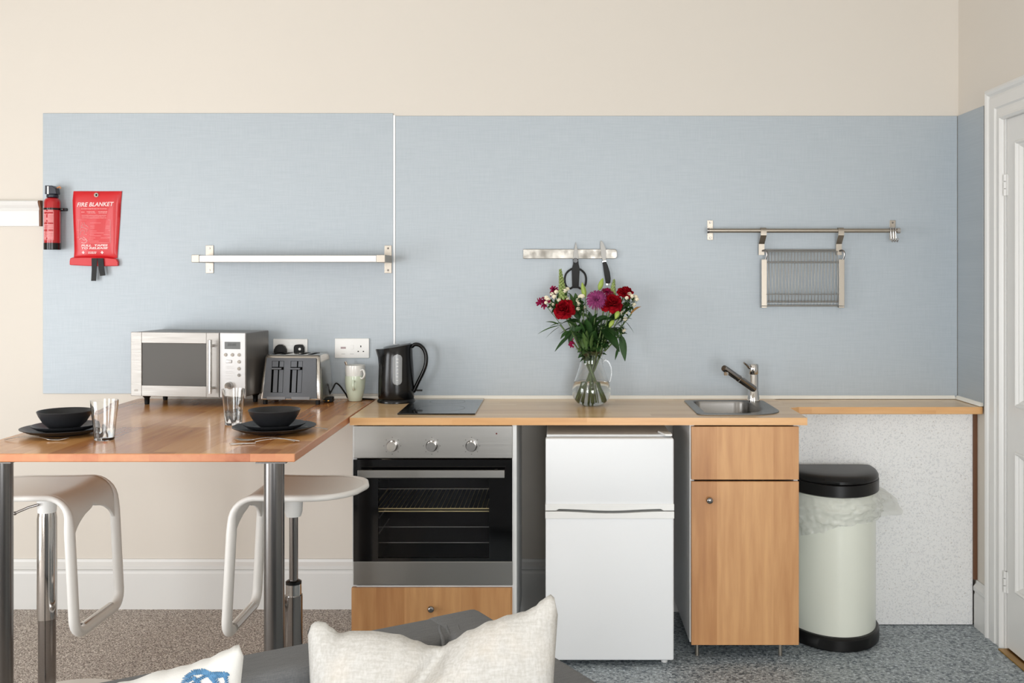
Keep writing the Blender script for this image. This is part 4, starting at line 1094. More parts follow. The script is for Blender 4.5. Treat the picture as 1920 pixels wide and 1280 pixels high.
# ------------------------------------------------------------------ fire extinguisher
EY = -0.048; ex = XW(98, EY)
fe = thing('fire_extinguisher', 'small red fire extinguisher strapped to the board left of the blanket pouch', 'fire extinguisher', (ex, EY, ZW(468, EY)))
ez0 = ZW(468, EY)
mb = MB(); mb.lathe([(0, 0), (0.033, 0), (0.0335, 0.004), (0.0335, 0.028), (0, 0.028)], (ex, EY, ez0)); mb.build('base_cup', M_black, fe, smooth=40)
eh = ZW(372, EY)-ez0
mb = MB(); mb.lathe([(0.0325, 0.0285), (0.0325, eh-0.018), (0.030, eh-0.006), (0.023, eh+0.001), (0.018, eh+0.003), (0, eh+0.003)], (ex, EY, ez0)); bd = mb.build('cylinder', M_red, fe, smooth=50)
def lab(u, v, z0, z1, a0, a1, r_=0.0328): a = a0+(a1-a0)*u; return Vector((ex+r_*math.cos(a), EY+r_*math.sin(a), z0+(z1-z0)*v))
mb = MB(); rr = random.Random(5)
zl0, zl1 = ez0+0.04, ZW(387, EY)-0.012
row = zl0+0.004
while row < zl1:
    hgt = 0.0016+0.0012*rr.random()
    segs = rr.choice([((0.06, 0.40), (0.45, 0.52), (0.58, 0.92)), ((0.06, 0.92),), ((0.05, 0.44), (0.55, 0.90))])
    for a, b in segs: mb.grid(lambda u, v: lab(u, v, row, row+hgt, -2.75+a*1.95, -2.75+b*1.95), 8, 2)
    row += hgt+0.0014+(0.006 if rr.random() < 0.12 else 0)
mb.grid(lambda u, v: lab(u, v, zl0, zl1-0.01, -1.0, -0.965), 2, 2); mb.grid(lambda u, v: lab(u, v, zl0, zl0+0.0014, -2.7, -0.965), 8, 2)
mb.build('label_print', M_pinkp, bd, smooth=60)
mb = MB(); zs_ = ZW(392, EY); mb.lathe([(0.0345, zs_-0.004), (0.0345, zs_+0.004), (0.0325, zs_+0.004), (0.0325, zs_-0.004)], (ex, EY, 0), close=True)
mb.box(ex+0.028, ex+0.046, EY-0.002, -0.008, zs_-0.004, zs_+0.004, 0.001); mb.box(ex-0.012, ex+0.046, -0.013, -0.0068, zs_-0.006, zs_+0.006); mb.build('strap', M_black, fe, smooth=40)
zc = ez0+eh+0.0035; ztp = ZW(348, EY)
mb = MB(); mb.lathe([(0, 0), (0.0235, 0), (0.0235, 0.012), (0.021, 0.014), (0, 0.014)], (ex+0.001, EY, zc)); mb.prism([(ex-0.024, zc+0.014), (ex+0.026, zc+0.014), (ex+0.022, ztp-0.012), (ex+0.006, ztp-0.001), (ex-0.023, ztp)], EY-0.017, EY+0.017, 'y')
mb.build('valve_head', mat('dark navy plastic', (22, 26, 40), 0.35), fe, smooth=40, bevel=0.002)
mb = MB(); mb.box(ex-0.012, ex-0.006, EY-0.0195, EY-0.0172, zc+0.014, ztp-0.004); mb.build('trigger_stripe', M_white, fe)
mb = MB(); mb.tube([(ex+0.02, EY, ztp-0.010), (ex+0.030, EY+0.003, ztp-0.004), (ex+0.034, EY+0.004, ztp-0.012)], 0.003, n=8); mb.build('safety_pin', mat('orange pin', (226, 150, 96), 0.4), fe)

# ------------------------------------------------------------------ fire blanket pouch
fb = thing('fire_blanket_pouch', 'red fire blanket pouch with white lettering and black pull tapes', 'fire blanket', (XW(180, 0), -0.006, ZW(498, -.02)))
Lf = [(136.7, 358.8), (135.2, 375), (136.2, 403), (137.5, 440), (138, 470), (137.3, 482)]
Rt = [(227.5, 357.5), (225.5, 380), (224, 410), (221.5, 445), (219.5, 470), (218.6, 486)]
def lerp_tab(tab, py):
    if py <= tab[0][1]: return tab[0][0]
    for (x0_, y0_), (x1_, y1_) in zip(tab[:-1], tab[1:]):
        if py <= y1_: return x0_+(x1_-x0_)*(py-y0_)/(y1_-y0_)
    return tab[-1][0]
def pouch_y(u, v): return -0.010-0.013*(max(0, (1-(2*u-1)**4)*(1-(2*v-1)**6))**0.5)-0.0012*math.sin(9*u+5*v)
def pf(u, v, front=True):
    py = 358.2+(484-358.2)*v; x0_, x1_ = lerp_tab(Lf, py), lerp_tab(Rt, py)
    px = x0_+(x1_-x0_)*u
    return Vector((XW(px, -0.015), pouch_y(u, v) if front else -0.0065, ZW(py, -0.015)))
mb = MB(); mb.grid(lambda u, v: pf(u, v), 24, 30); mb.grid(lambda u, v: pf(u, v, False), 24, 30)
for e in ((0, None), (1, None), (None, 0), (None, 1)):
    mb.grid(lambda s_, t_: pf(e[0] if e[0] is not None else s_, e[1] if e[1] is not None else s_, False).lerp(pf(e[0] if e[0] is not None else s_, e[1] if e[1] is not None else s_), t_), 30, 2)
mb.build('pouch', M_redv, fb, smooth=50, weld=True)
mb = MB()
fpoly = [(132.2, 484), (137, 482.5), (160, 482), (200, 483), (218.6, 485), (221.5, 491), (221, 498.5), (190, 499), (160, 498.3), (131, 496.6), (130.8, 490)]
mb.prism([(XW(a, -0.02), ZW(b, -0.02)) for a, b in fpoly], -0.024, -0.0075, 'y'); mb.build('bottom_flap', M_redv, fb, bevel=0.003)
for (pl_, sg) in (([(172, 484), (182.5, 484), (181.8, 500), (180, 526.5), (171.3, 526.5), (172.4, 505)], 0), ([(183.3, 484), (194.5, 484), (196, 502), (198, 516.2), (188.5, 517.2), (186, 505)], 1)):
    mb = MB(); mb.prism([(XW(a, -0.026), ZW(b, -0.026)) for a, b in pl_], -0.0285-0.002*sg, -0.0255-0.002*sg, 'y'); mb.build('pull_tape', M_blackm, fb)
mb = MB(); ecx, ecz = XW(180.7, -0.02), ZW(365.5, -0.02)
mb.cyl((ecx, -0.0195, ecz), (ecx, -0.0225, ecz), 0.0095, n=24); mb.build('hanging_eyelet', M_chrome, fb, smooth=40)
mb = MB(); mb.sphere((ecx+0.001, -0.0228, ecz), 0.004, (1, 0.5, 1), 12, 8); mb.build('hook_end', M_dark, fb)
yp = -0.0262
def snap_pouch(m_):
    # lay the print on the bulging front of the pouch
    z_hi, z_lo = ZW(358.2, -0.015), ZW(484, -0.015)
    for v in m_.bm.verts:
        vv = (z_hi-v.co.z)/(z_hi-z_lo); py = 358.2+(484-358.2)*vv
        a_, b_ = XW(lerp_tab(Lf, py), -0.015), XW(lerp_tab(Rt, py), -0.015)
        v.co.y = pouch_y((v.co.x-a_)/(b_-a_), vv)+(v.co.y-yp)-0.0011
mb = MB()
mm = MB(); text_on(mm, 'FIRE BLANKET', 0.0315, (0, 0, 0), shear=0.25, bold=0.0006, space=1.02)
xs = [v.co.x for v in mm.bm.verts]; sc_ = (XW(213, -.02)-XW(144, -.02))/(max(xs)-min(xs))
for v in mm.bm.verts: v.co = Vector((v.co.x*sc_+XW(178.3, -.02), v.co.y+yp, v.co.z*sc_*1.02+ZW(383.5, -.02)+0.02*v.co.x*sc_))
snap_pouch(mm); mm.build('fire_blanket_lettering', M_print, fb)
for txt, py, wpx in (('PULL  TAPES', 460.2, 50), ('TO RELEASE', 465.3, 50)):
    mm = MB(); text_on(mm, txt, 0.012, (0, 0, 0), shear=0.2, bold=0.0004)
    xs = [v.co.x for v in mm.bm.verts]; sc_ = (wpx/442)/(max(xs)-min(xs))
    for v in mm.bm.verts: v.co = Vector((v.co.x*sc_+XW(177, -.02), v.co.y+yp, v.co.z*0.95+ZW(py, -.02)+0.02*v.co.x))
    snap_pouch(mm); mm.build('pull_tapes_lettering', M_print, fb)
mb = MB(); rr = random.Random(11)
def bar(px0, px1, py, th=0.5): mb.box(XW(px0, -.02), XW(px1, -.02), yp-0.0002, yp+0.0006, ZW(py+th/2, -.02), ZW(py-th/2, -.02))
def words(px0, px1, py, th):
    x = px0
    while x < px1-1:
        w_ = 0.6+1.6*rr.random(); bar(x, min(x+w_, px1), py+0.1*rr.random(), th*(0.7+0.5*rr.random())); x += w_+0.35+0.3*rr.random()
words(153, 202, 391.5, 1.3); words(153, 159, 397.5, 1.6); words(163, 180, 396.8, 1.5); words(185, 202, 396.8, 1.5); words(165, 181, 399.2, 1.2); words(186, 202, 399.4, 1.2)
for py in (403.5, 406, 408.6): words(154, 200, py, 0.8)
for py in (412.3, 431.5, 445): bar(144, 208, py, 0.35)
for a, b, py in ((169, 190, 418), (170, 206, 424), (170, 206, 427.5), (169, 182, 433), (170, 196, 436.5), (169, 206, 439.5), (170, 190, 442), (169, 206, 446), (168, 176, 449), (168, 186, 452), (169, 205, 455)): bar(a, b, py, 0.45)
mb.box(XW(207, -.02), XW(207.5, -.02), yp, yp+0.0006, ZW(456, -.02), ZW(413, -.02)); mb.box(XW(148, -.02), XW(148.4, -.02), yp, yp+0.0006, ZW(446, -.02), ZW(413, -.02))
snap_pouch(mb); mb.build('small_print', M_pinkp, fb)
mb = MB()   # little pictograms of hands opening the blanket
def poly_px(pts, w=0.0006): mb.tube([(XW(a, -.02), yp, ZW(b, -.02)) for a, b in pts], w, n=5)
poly_px([(154, 417), (156, 421), (152, 424), (155, 427)]); poly_px([(158, 416), (159, 421), (163, 423), (166, 426)]); poly_px([(151, 429), (154, 425), (160, 428), (165, 430), (163, 434)])
poly_px([(150, 440), (152, 434), (156, 431), (160, 433), (158, 438), (164, 440)]); poly_px([(149, 449), (153, 446), (158, 450), (163, 449), (164, 453), (158, 456), (153, 454)], 0.0012)
poly_px([(156, 444), (161, 447), (165, 452)], 0.001)
for cx_ in (156.5, 191.5):
    mb.prism([(XW(cx_+a, -.02), ZW(473+b, -.02)) for a, b in ((0, 3.2), (-3.4, -0.4), (-1.2, -0.4), (-1.2, -2.6), (1.2, -2.6), (1.2, -0.4), (3.4, -0.4))], yp, yp+0.0006, 'y')
words(166, 181, 472.5, 1.6); words(166, 181, 474.6, 1.2)
snap_pouch(mb); mb.build('pictograms', M_print, fb)

# ------------------------------------------------------------------ wall shelf on brackets
sh = thing('wall_shelf', 'empty slim stainless steel wall shelf on two bracket arms', 'shelf', (XW(548, 0), -0.006, ZW(485, -.18)))
sy = -0.185; zt_s, zb_s = ZW(478.5, sy), ZW(491.3, sy)
xl0, xl1 = XW(359, sy), XW(373, sy); xr0, xr1 = XW(706, sy), XW(722, sy)
for (a, b, px0, px1) in ((xl0, xl1, 387, 401.5), (xr0, xr1, 721.5, 735)):
    mb = MB(); mb.box(XW(px0, 0), XW(px1, 0), -0.010, -0.0065, ZW(512, 0), ZW(460, 0), 0.001); pl_ = mb.build('bracket_plate', M_nickel, sh)
    mb = MB()
    for py in (465.5, 506.5): mb.cyl((XW((px0+px1)/2, 0), -0.010, ZW(py, 0)), (XW((px0+px1)/2, 0), -0.0125, ZW(py, 0)), 0.0042, 0.003, n=16)
    mb.build('screws', M_chromed, pl_, smooth=40)
    mb = MB(); mb.box(a, b, sy, -0.0102, zb_s-0.001, zt_s+0.002, 0.0015); mb.build('arm', M_nickel, sh)
mb = MB(); mb.box(xl1+0.0005, xr0-0.0005, sy+0.001, sy+0.020, zb_s, zt_s, 0.002); mb.build('front_rail', brushed('pale brushed rail', (205, 202, 197), 0.4, (1, 1, 50), metal=0.85), sh)
mb = MB(); mb.box(xl1+0.0005, xr0-0.0005, sy+0.0205, -0.02, zt_s-0.012, zt_s-0.006, 0.001); mb.build('shelf_plate', M_steel, sh)

# ------------------------------------------------------------------ knife strip with scissors and knife
ky = -0.022
ks = thing('magnetic_knife_strip', 'steel magnetic knife strip on the splashback above the flowers', 'knife rack', (XW(1068, ky), -0.006, ZW(485, ky)))
x0, x1, z0, z1 = XW(981, ky), XW(1157, ky), ZW(484.8, ky), ZW(467, ky)
mb = MB(); r_ = 0.012
pl2 = [(x0, z0), (x1-r_, z0)]+[(x1-r_+r_*math.sin(a), z0+r_-r_*math.cos(a)) for a in [PI/2*k/6 for k in range(1, 7)]]+[(x1-r_+r_*math.cos(a), z1-r_+r_*math.sin(a)) for a in [PI/2*k/6 for k in range(7)]]+[(x0, z1)]
mb.prism(pl2, ky, -0.0065, 'y'); mb.build('steel_bar', brushed('worn steel bar', (150, 146, 139), 0.42, (3, 1, 3), amt=0.3), ks, bevel=0.0015)
sc = thing('kitchen_scissors', 'black-handled kitchen scissors on the knife strip, point upwards', 'scissors', (XW(1079, ky), ky, ZW(545, ky)))
yk = ky-0.0008
mb = MB(); mb.prism([(XW(a, ky), ZW(b, ky)) for a, b in ((1079.8, 453), (1082, 463), (1084.3, 478), (1085, 486), (1074, 486), (1075, 475), (1077.5, 463))], yk-0.003, yk, 'y'); mb.build('blades', M_blade, sc, bevel=0.0006)
mb = MB(); P2 = lambda a, b: (XW(a, ky), ZW(b, ky))
mb.prism([P2(*q) for q in ((1075, 485), (1084, 485), (1085, 495), (1087, 504), (1085, 540), (1073, 540), (1072, 504), (1074.5, 495))], yk-0.009, yk-0.0005, 'y')
for sg in (-1, 1):
    cx_ = 1079+sg*0
    pts_ = [(cx_+sg*5, 503), (cx_+sg*12, 507), (cx_+sg*18, 514), (cx_+sg*20, 524), (cx_+sg*18, 535), (cx_+sg*11, 541), (cx_+sg*5, 538)]
    mb.tube(smooth_path([(XW(a, ky), yk-0.005, ZW(b, ky)) for a, b in pts_], 4), 0.0042, n=10)
hnd = mb.build('handles', M_blackm, sc, bevel=0.001)
mb = MB(); mb.cyl((XW(1079, ky), yk-0.009, ZW(488.5, ky)), (XW(1079, ky), yk-0.0125, ZW(488.5, ky)), 0.011, 0.0095, n=24); mb.build('pivot_cap', M_black, sc, smooth=40)
kn = thing('paring_knife', 'small knife with black handle on the right end of the knife strip', 'knife', (XW(1135, ky), ky, ZW(535, ky)))
mb = MB(); mb.prism([P2(*q) for q in ((1127, 450.5), (1131, 455), (1135.5, 465), (1137, 475), (1135.8, 488), (1130.5, 489.5), (1127, 478), (1125.5, 464), (1125.5, 453))], yk-0.002, yk, 'y'); mb.build('blade', M_blade, kn, bevel=0.0005)
mb = MB(); mb.prism([P2(*q) for q in ((1129.5, 491), (1136.2, 490), (1139.5, 498), (1143.3, 510), (1144.8, 522), (1144, 531), (1136, 532), (1132.5, 512))], yk-0.013, yk+0.0, 'y'); mb.build('handle', M_blackm, kn, bevel=0.003)
mb = MB(); mb.prism([P2(*q) for q in ((1129.3, 489.8), (1135.8, 488.2), (1136.4, 490), (1129.6, 491.3))], yk-0.007, yk, 'y'); mb.build('bolster', M_chrome, kn)
mb = MB(); mb.prism([P2(*q) for q in ((1136, 532), (1144, 531), (1143, 534.5), (1138, 535))], yk-0.011, yk-0.001, 'y'); mb.build('end_cap', M_chrome, kn)

# ------------------------------------------------------------------ hanging rail with dish drainer and hooks
ry = -0.062; zr_ = ZW(432.3, ry)
rl = thing('hanging_rail', 'long satin steel utensil rail on the splashback above the sink', 'rail', (XW(1505, ry), -0.006, zr_))
mb = MB(); mb.tube([(XW(1330, ry), ry, zr_), (XW(1682, ry), ry, zr_)], 0.0088, n=20); mb.build('bar', M_nickel, rl, smooth=50)
for (px0, px1) in ((1325.5, 1336.5), (1667, 1678)):
    mb = MB(); mb.box(XW(px0, 0), XW(px1, 0), -0.0095, -0.0065, ZW(450, 0), ZW(413, 0), 0.001); pl_ = mb.build('bracket_plate', M_nickel, rl)
    mb = MB()
    for py in (417.5, 446): mb.cyl((XW((px0+px1)/2, 0), -0.0095, ZW(py, 0)), (XW((px0+px1)/2, 0), -0.012, ZW(py, 0)), 0.004, 0.003, n=14)
    mb.build('screws', M_chromed, pl_, smooth=40)
    mb = MB(); xx = XW((px0+px1)/2+ (2 if px0 < 1400 else -2), 0); mb.cyl((xx, -0.0095, zr_), (xx, ry+0.004, zr_), 0.0065, n=16); mb.build('stand_off', M_nickel, rl, smooth=40)
mb = MB(); mb.cyl((XW(1682, ry)-0.001, ry, zr_), (XW(1687, ry), ry, zr_), 0.0125, n=24); mb.build('end_cap', M_chrome, rl, smooth=40)
mb = MB(); mb.cyl((XW(1326, ry), ry, zr_), (XW(1330, ry), ry, zr_), 0.0105, n=24); mb.build('end_cap', M_chromed, rl, smooth=40)
for k, px in enumerate((1668.5, 1673, 1677.5)):
    x = XW(px, ry)
    P_ = [(x, ry+0.010, zr_-0.004), (x, ry+0.011, zr_+0.005), (x, ry+0.004, zr_+0.0118), (x, ry-0.006, zr_+0.0105), (x, ry-0.0115, zr_+0.001), (x+0.001, ry-0.012, zr_-0.018), (x+0.002, ry-0.012, zr_-0.038), (x+0.003, ry-0.018, zr_-0.047), (x+0.003, ry-0.028, zr_-0.047), (x+0.003, ry-0.034, zr_-0.038)]
    mb = MB(); mb.tube(smooth_path(P_, 5), 0.0024, n=8); mb.sphere((x+0.003, ry-0.034, zr_-0.037), 0.0042, u=10, v=6)
    o = mb.build('s_hook', M_chrome, smooth=60); origin(o, (x, ry, zr_)); tag(o, 'small steel hook bunched at the right end of the utensil rail', 'hook', 'hooks at the right end of the rail')
dr = thing('dish_drainer', 'folded wire dish drainer hanging from the utensil rail by two straps', 'dish rack', (XW(1504, ry), ry, ZW(577, ry)))
def strap(mb, pts, w, t_=0.0016):
    """flat strap of width w (x) following (x, y, z) centre points"""
    L_ = []
    for i, p in enumerate(pts):
        p = Vector(p); a = Vector(pts[max(i-1, 0)]); b = Vector(pts[min(i+1, len(pts)-1)])
        tg = (b-a).normalized(); nn = tg.cross(Vector((1, 0, 0))).normalized()*t_
        L_.append([mb.bm.verts.new(p+Vector((sx*w/2, 0, 0))+nn*sn) for sx, sn in ((-1, -1), (1, -1), (1, 1), (-1, 1))])
    for a, b in zip(L_[:-1], L_[1:]):
        for j in range(4): mb.bm.faces.new((a[j], a[(j+1) % 4], b[(j+1) % 4], b[j]))
    mb.bm.faces.new(L_[0][::-1]); mb.bm.faces.new(L_[-1])
yb_ = -0.030
for px in (1431.2, 1576.2):
    x = XW(px-0.3, ry)
    mb = MB(); P_ = [(x, ry+0.010, zr_-0.006)]+[(x, ry+0.0115*math.cos(a), zr_+0.0115*math.sin(a)) for a in [PI*k/8 for k in range(0, 9)]]+[(x, ry-0.0115, zr_-0.019), (XW(px-3.3, yb_), yb_, ZW(457, yb_)), (XW(px-3.3, yb_), yb_, ZW(478, yb_))]
    strap(mb, P_, 0.0245); mb.build('hanger_strap', M_nickel, dr, smooth=30)
    ys = -0.040; xs_ = XW(px+1.0, ys)
    mb = MB(); mb.box(xs_-0.0115, xs_+0.0115, ys-0.010, ys-0.007, ZW(573, ys), ZW(486, ys), 0.001); mb.box(xs_-0.0115, xs_+0.0115, ys-0.010, ys+0.012, ZW(577, ys), ZW(573.5, ys), 0.001)
    mb.build('side_plate', M_nickel, dr)
    mb = MB(); mb.tube(smooth_path([(xs_-0.004, yb_, ZW(470, yb_)), (xs_+0.006, ys-0.010, ZW(470, ys)), (xs_+0.010, ys-0.014, ZW(477, ys)), (xs_+0.006, ys-0.010, ZW(486, ys))], 4), 0.004, n=8); mb.build('hinge_clip', M_chromed, dr, smooth=60)
xa, xb = XW(1436, -0.04), XW(1572, -0.04)
M_wire = mat('drainer wire', (150, 148, 144), 0.4, 0.9)
mb = MB()
for (py, y, r_) in ((468.5, -0.026, 0.0032), (471.5, -0.034, 0.0022), (491.5, -0.043, 0.0030), (551.5, -0.050, 0.0018), (565.5, -0.040, 0.0030), (573, -0.034, 0.0034)): mb.tube([(xa, y, ZW(py, y)), (xb, y, ZW(py, y))], r_, n=8)
mb.build('cross_bars', M_wire, dr, smooth=60)
mb = MB()
for k in range(22):
    px = 1440+6.15*k
    P_ = [(XW(px, -0.03), -0.032, ZW(470, -0.03)), (XW(px, -0.04), -0.046, ZW(491, -0.04)), (XW(px+0.5, -0.045), -0.054, ZW(520, -0.05)), (XW(px+1.2, -0.05), -0.056, ZW(551, -0.05)), (XW(px+1.2, -0.04), -0.043, ZW(566, -0.04))]
    mb.tube(P_, 0.0014, n=6)
    mb.tube([(XW(px+3, -0.03), -0.022, ZW(470, -0.03)), (XW(px+3, -0.03), -0.024, ZW(573, -0.03))], 0.0012, n=5)
mb.build('wires', M_wire, dr, smooth=60)

# ------------------------------------------------------------------ glass jug with water
VY = -0.232; S_ = CF/(CD+VY); vx = XW(1108.8, VY)
vs_ = thing('glass_jug', 'round clear glass jug half full of water holding the flowers', 'jug', (vx, VY, ZT))
rp = [(762.6, 15), (760, 22), (756.5, 27.5), (749, 33.3), (740, 36.3), (733, 36.4), (724, 34.8), (716, 32.2), (705, 28.5), (695, 25.2), (686, 22.6), (677, 21.2), (669, 22), (662, 23.8), (657.3, 25.3)]
out = [(r_/S_, ZW(py, VY)-ZT) for py, r_ in rp]; zb0 = out[0][1]
h_top = out[-1][1]
out = [(r_, 0.0006+(z-zb0)*h_top/(h_top-zb0)) for r_, z in out]
inn = [(max(r_-0.0028, 0.001), z+(0.008 if i < 2 else 0.004 if i < 4 else 0)) for i, (r_, z) in enumerate(out)]
inn[-1] = (out[-1][0]-0.0028, out[-1][1])
mb = MB(); mb.lathe([(0, 0.0006)]+out+inn[::-1]+[(0, inn[0][1]-0.001)], (vx, VY, ZT), n=56); mb.build('jug_body', M_glass, vs_, smooth=60)
mb = MB(); hp = [(1130, 682), (1131.5, 676.5), (1137, 675.5), (1143, 682), (1146, 694), (1145, 708), (1140, 720), (1135.5, 727), (1138, 722)]
hp = hp[:8]
mb.tube(smooth_path([(XW(a, VY), VY, ZW(b, VY)) for a, b in hp], 5), 0.0046, n=12, flat=0.7); mb.build('handle', M_glass, vs_, smooth=60)
zw = ZW(714, VY)-ZT
wp = [(0, inn[0][1]-0.0016)]+[(r_+0.0007, z-0.0004) for r_, z in inn if z < zw]
wp += [(wp[-1][0]-0.0014, zw), (0, zw)]
mb = MB(); mb.lathe(wp, (vx, VY, ZT), n=56); mb.build('water', M_water, vs_, smooth=60)

# ------------------------------------------------------------------ flowers
C = Vector((vx, VY, ZT)); neck_z = ZW(677, VY); rng = random.Random(21)
def frame_of(d, roll=0.0):
    d = Vector(d).normalized(); a = Vector((0, 0, 1)) if abs(d.z) < 0.95 else Vector((0, 1, 0))
    x = a.cross(d).normalized(); y = d.cross(x); 
    return (x*math.cos(roll)+y*math.sin(roll)), (y*math.cos(roll)-x*math.sin(roll)), d
def leaf(mb, base, d, ln, wd, droop=0.3, fold=0.25, roll=0.0, tipw=1.0, nl=9, nw=5):
    sx, up, dd = frame_of(d, roll)
    def f(u, v):
        w = wd*math.sin(PI*(u**0.8*0.97+0.015))**0.9
        p = base+dd*(ln*u*(1-0.15*droop*u))+Vector((0, 0, -1))*droop*ln*u*u*0.6
        s = (v*2-1)
        return p+sx*s*w+up*(abs(s)*w*fold)
    mb.grid(f, nl, nw)
def petal(mb, c, d, ang, tilt, ln, wd, cup=0.5, n1=6, n2=5, base=0.1, ruff=0.0):
    """petal of a bloom at c with axis d: rotated ang about the axis, opened by tilt from it"""
    sx, sy, dd = frame_of(d); rad = sx*math.cos(ang)+sy*math.sin(ang); tan = -sx*math.sin(ang)+sy*math.cos(ang)
    def f(u, v):
        s = v*2-1; t = tilt*(0.35+0.65*u)+0.5*max(0, u-0.75)*tilt
        ax = math.cos(t); rr_ = math.sin(t)
        w = wd*(base+(1-base)*math.sin(PI*min(u*0.62+0.0, 1))**0.8)*(1 if u < 0.8 else 1-0.35*((u-0.8)/0.2)**2)
        p = c+dd*(ln*u*ax)+rad*(ln*u*rr_+ln*0.05)
        return p+tan*s*w*(1-0.15*s*s)-rad*(cup*w*s*s)+dd*(ruff*math.sin(s*5+ang*3)*u)
    mb.grid(f, n1, n2)
def stem_path(head, seed):
    r = random.Random(seed); a = r.uniform(0, 2*PI)
    off = Vector((head.x-vx, (head.y-VY)*0.5, 0)); 
    nk = Vector((vx, VY, neck_z))+Vector((max(-0.026, min(0.026, off.x*0.22+r.uniform(-.008, .008))), r.uniform(-0.020, 0.022), 0))
    bt = Vector((vx-max(-0.046, min(0.046, off.x*0.75+r.uniform(-.022, .022))), VY+r.uniform(-0.025, 0.025), ZT+0.018+r.uniform(0, 0.012)))
    midp = nk.lerp(head, 0.5)+Vector((-off.x*0.06, 0, -0.004))
    return smooth_path([bt, nk, midp, head], 6)
def stem(t, head, seed, r_=0.0026, m=None, name='stem'):
    mb = MB(); pth = stem_path(head, seed); mb.tube(pth, r_, n=7); mb.build(name, m or M_stem, t, smooth=60); return pth
def fthing(name, label, cat, head): return thing(name, label, cat, tuple(C+Vector((0, 0, 0.02))))

def rose(head, axis, R, label, seed, m=M_rose):
    t = fthing('red_rose', label, 'rose', head); r = random.Random(seed)
    stem(t, head, seed, 0.0034)
    mb = MB(); axis = Vector(axis)
    ax_ = axis.normalized()
    for k, (npt, tilt, ln, wd, back) in enumerate(((3, 0.05, 0.95, 0.30, 0.30), (4, 0.18, 1.02, 0.40, 0.36), (5, 0.34, 1.08, 0.50, 0.42), (6, 0.52, 1.12, 0.58, 0.48), (7, 0.74, 1.14, 0.64, 0.52), (8, 1.0, 1.10, 0.62, 0.52), (8, 1.3, 1.0, 0.55, 0.46))):
        for i in range(npt):
            petal(mb, head-ax_*R*back, axis+Vector((r.uniform(-.1, .1), 0, r.uniform(-.1, .1))), 2*PI*i/npt+k*0.9+r.uniform(-.25, .25), tilt+r.uniform(-.09, .09), R*ln*r.uniform(.92, 1.06), R*wd, cup=0.75-0.09*k, n1=8, n2=7, ruff=R*0.09)
    mb.build('bloom', m, t, smooth=180, recalc=False)
    mb = MB()
    for i in range(5): leaf(mb, head-axis.normalized()*R*0.4, frame_of(axis)[0]*math.cos(i*1.26)+frame_of(axis)[1]*math.sin(i*1.26)+axis.normalized()*0.2, R*0.7, R*0.14, 0.3)
    mb.build('sepals', M_leaf, t, smooth=180, recalc=False)
    return t
rose(PW(1057, 579, -0.262), (-0.35, -0.8, 0.55), 0.044, 'dark red rose low at the left front of the bouquet', 1)
rose(PW(1147.5, 568, -0.258), (0.15, -0.75, 0.7), 0.044, 'dark red rose at the right of the purple chrysanthemum', 2)
rose(PW(1173, 548, -0.225), (0.3, -0.4, 1.0), 0.034, 'smaller red rose highest at the right of the bouquet', 3)

def mum(head, axis, R, label, seed, m, name='chrysanthemum', npet=(34, 30, 22, 14)):
    t = fthing(name, label, 'flower', head); r = random.Random(seed); stem(t, head, seed, 0.0032); mb = MB()
    for k, npt in enumerate(npet):
        for i in range(npt):
            petal(mb, head, axis, 2*PI*i/npt+k*0.21+r.uniform(-.06, .06), (1.5, 1.2, 0.85, 0.4)[k]+r.uniform(-.1, .1), R*(1.0, 0.93, 0.78, 0.55)[k], R*0.075, cup=-0.4, n1=5, n2=3, base=0.5)
    mb.build('bloom', m, t, smooth=180, recalc=False); return t
mum(PW(1118.5, 562, -0.262), (-0.1, -1, 0.45), 0.041, 'purple spiky chrysanthemum in the middle of the bouquet', 4, M_pur)
mum(PW(1138, 549, -0.225), (0.0, -0.6, 1), 0.03, 'dark magenta bloom half hidden behind the right red rose', 5, M_mag, 'chrysanthemum', (22, 18, 12, 8))
def small_bloom(head, axis, R, label, seed, m, n=8):
    t = fthing('alstroemeria', label, 'flower', head); r = random.Random(seed); stem(t, head, seed, 0.0013); mb = MB()
    for q in range(3):
        c = head+Vector((r.uniform(-1, 1), r.uniform(-.5, .5), r.uniform(-1, 1)))*R*0.5
        for i in range(n): petal(mb, c, Vector(axis)+Vector((r.uniform(-.6, .6), 0, r.uniform(-.6, .6))), 2*PI*i/n, 0.6+0.4*(i % 2), R*0.85, R*0.2, cup=0.3, n1=5, n2=3)
    mb.build('petals', m, t, smooth=180, recalc=False); return t
small_bloom(PW(1020.5, 569, -0.235), (-0.8, -0.7, 0.1), 0.032, 'magenta blossom at the outer left edge of the bouquet', 6, M_mag)
small_bloom(PW(1042, 546, -0.215), (-0.5, -0.5, 0.8), 0.026, 'magenta blossom beside the left snapdragon spike', 7, M_mag)
small_bloom(PW(1074.5, 643, -0.27), (-0.3, -1, -0.2), 0.017, 'tiny plum-coloured blossom just above the jug rim', 8, M_mag, 6)
def snap(top, bot, label, seed, rmax, n=34):
    n = int(n*1.5); rmax *= 1.35
    t = fthing('snapdragon', label, 'flower', bot); stem(t, bot, seed, 0.0018); r = random.Random(seed); mb = MB()
    for i in range(n):
        u = i/(n-1); a = i*2.4; p = bot.lerp(top, u); rr_ = rmax*(1-0.75*u); sz = 0.0068*(1-0.62*u)
        q = p+Vector((math.cos(a)*rr_*0.6, math.sin(a)*rr_*0.6, 0))
        mb.sphere(q, sz, (1, 1, 1.35), 8, 6, rot=Matrix.Rotation(r.uniform(-.6, .6), 3, 'Y'))
    mb.tube([bot, top], 0.0018, n=6)
    mb.build('buds', M_snap, t, smooth=180); return t
snap(PW(1050.5, 505, -0.235), PW(1056, 560, -0.24), 'tall green snapdragon spike at the left of the bouquet', 9, 0.017, 46)
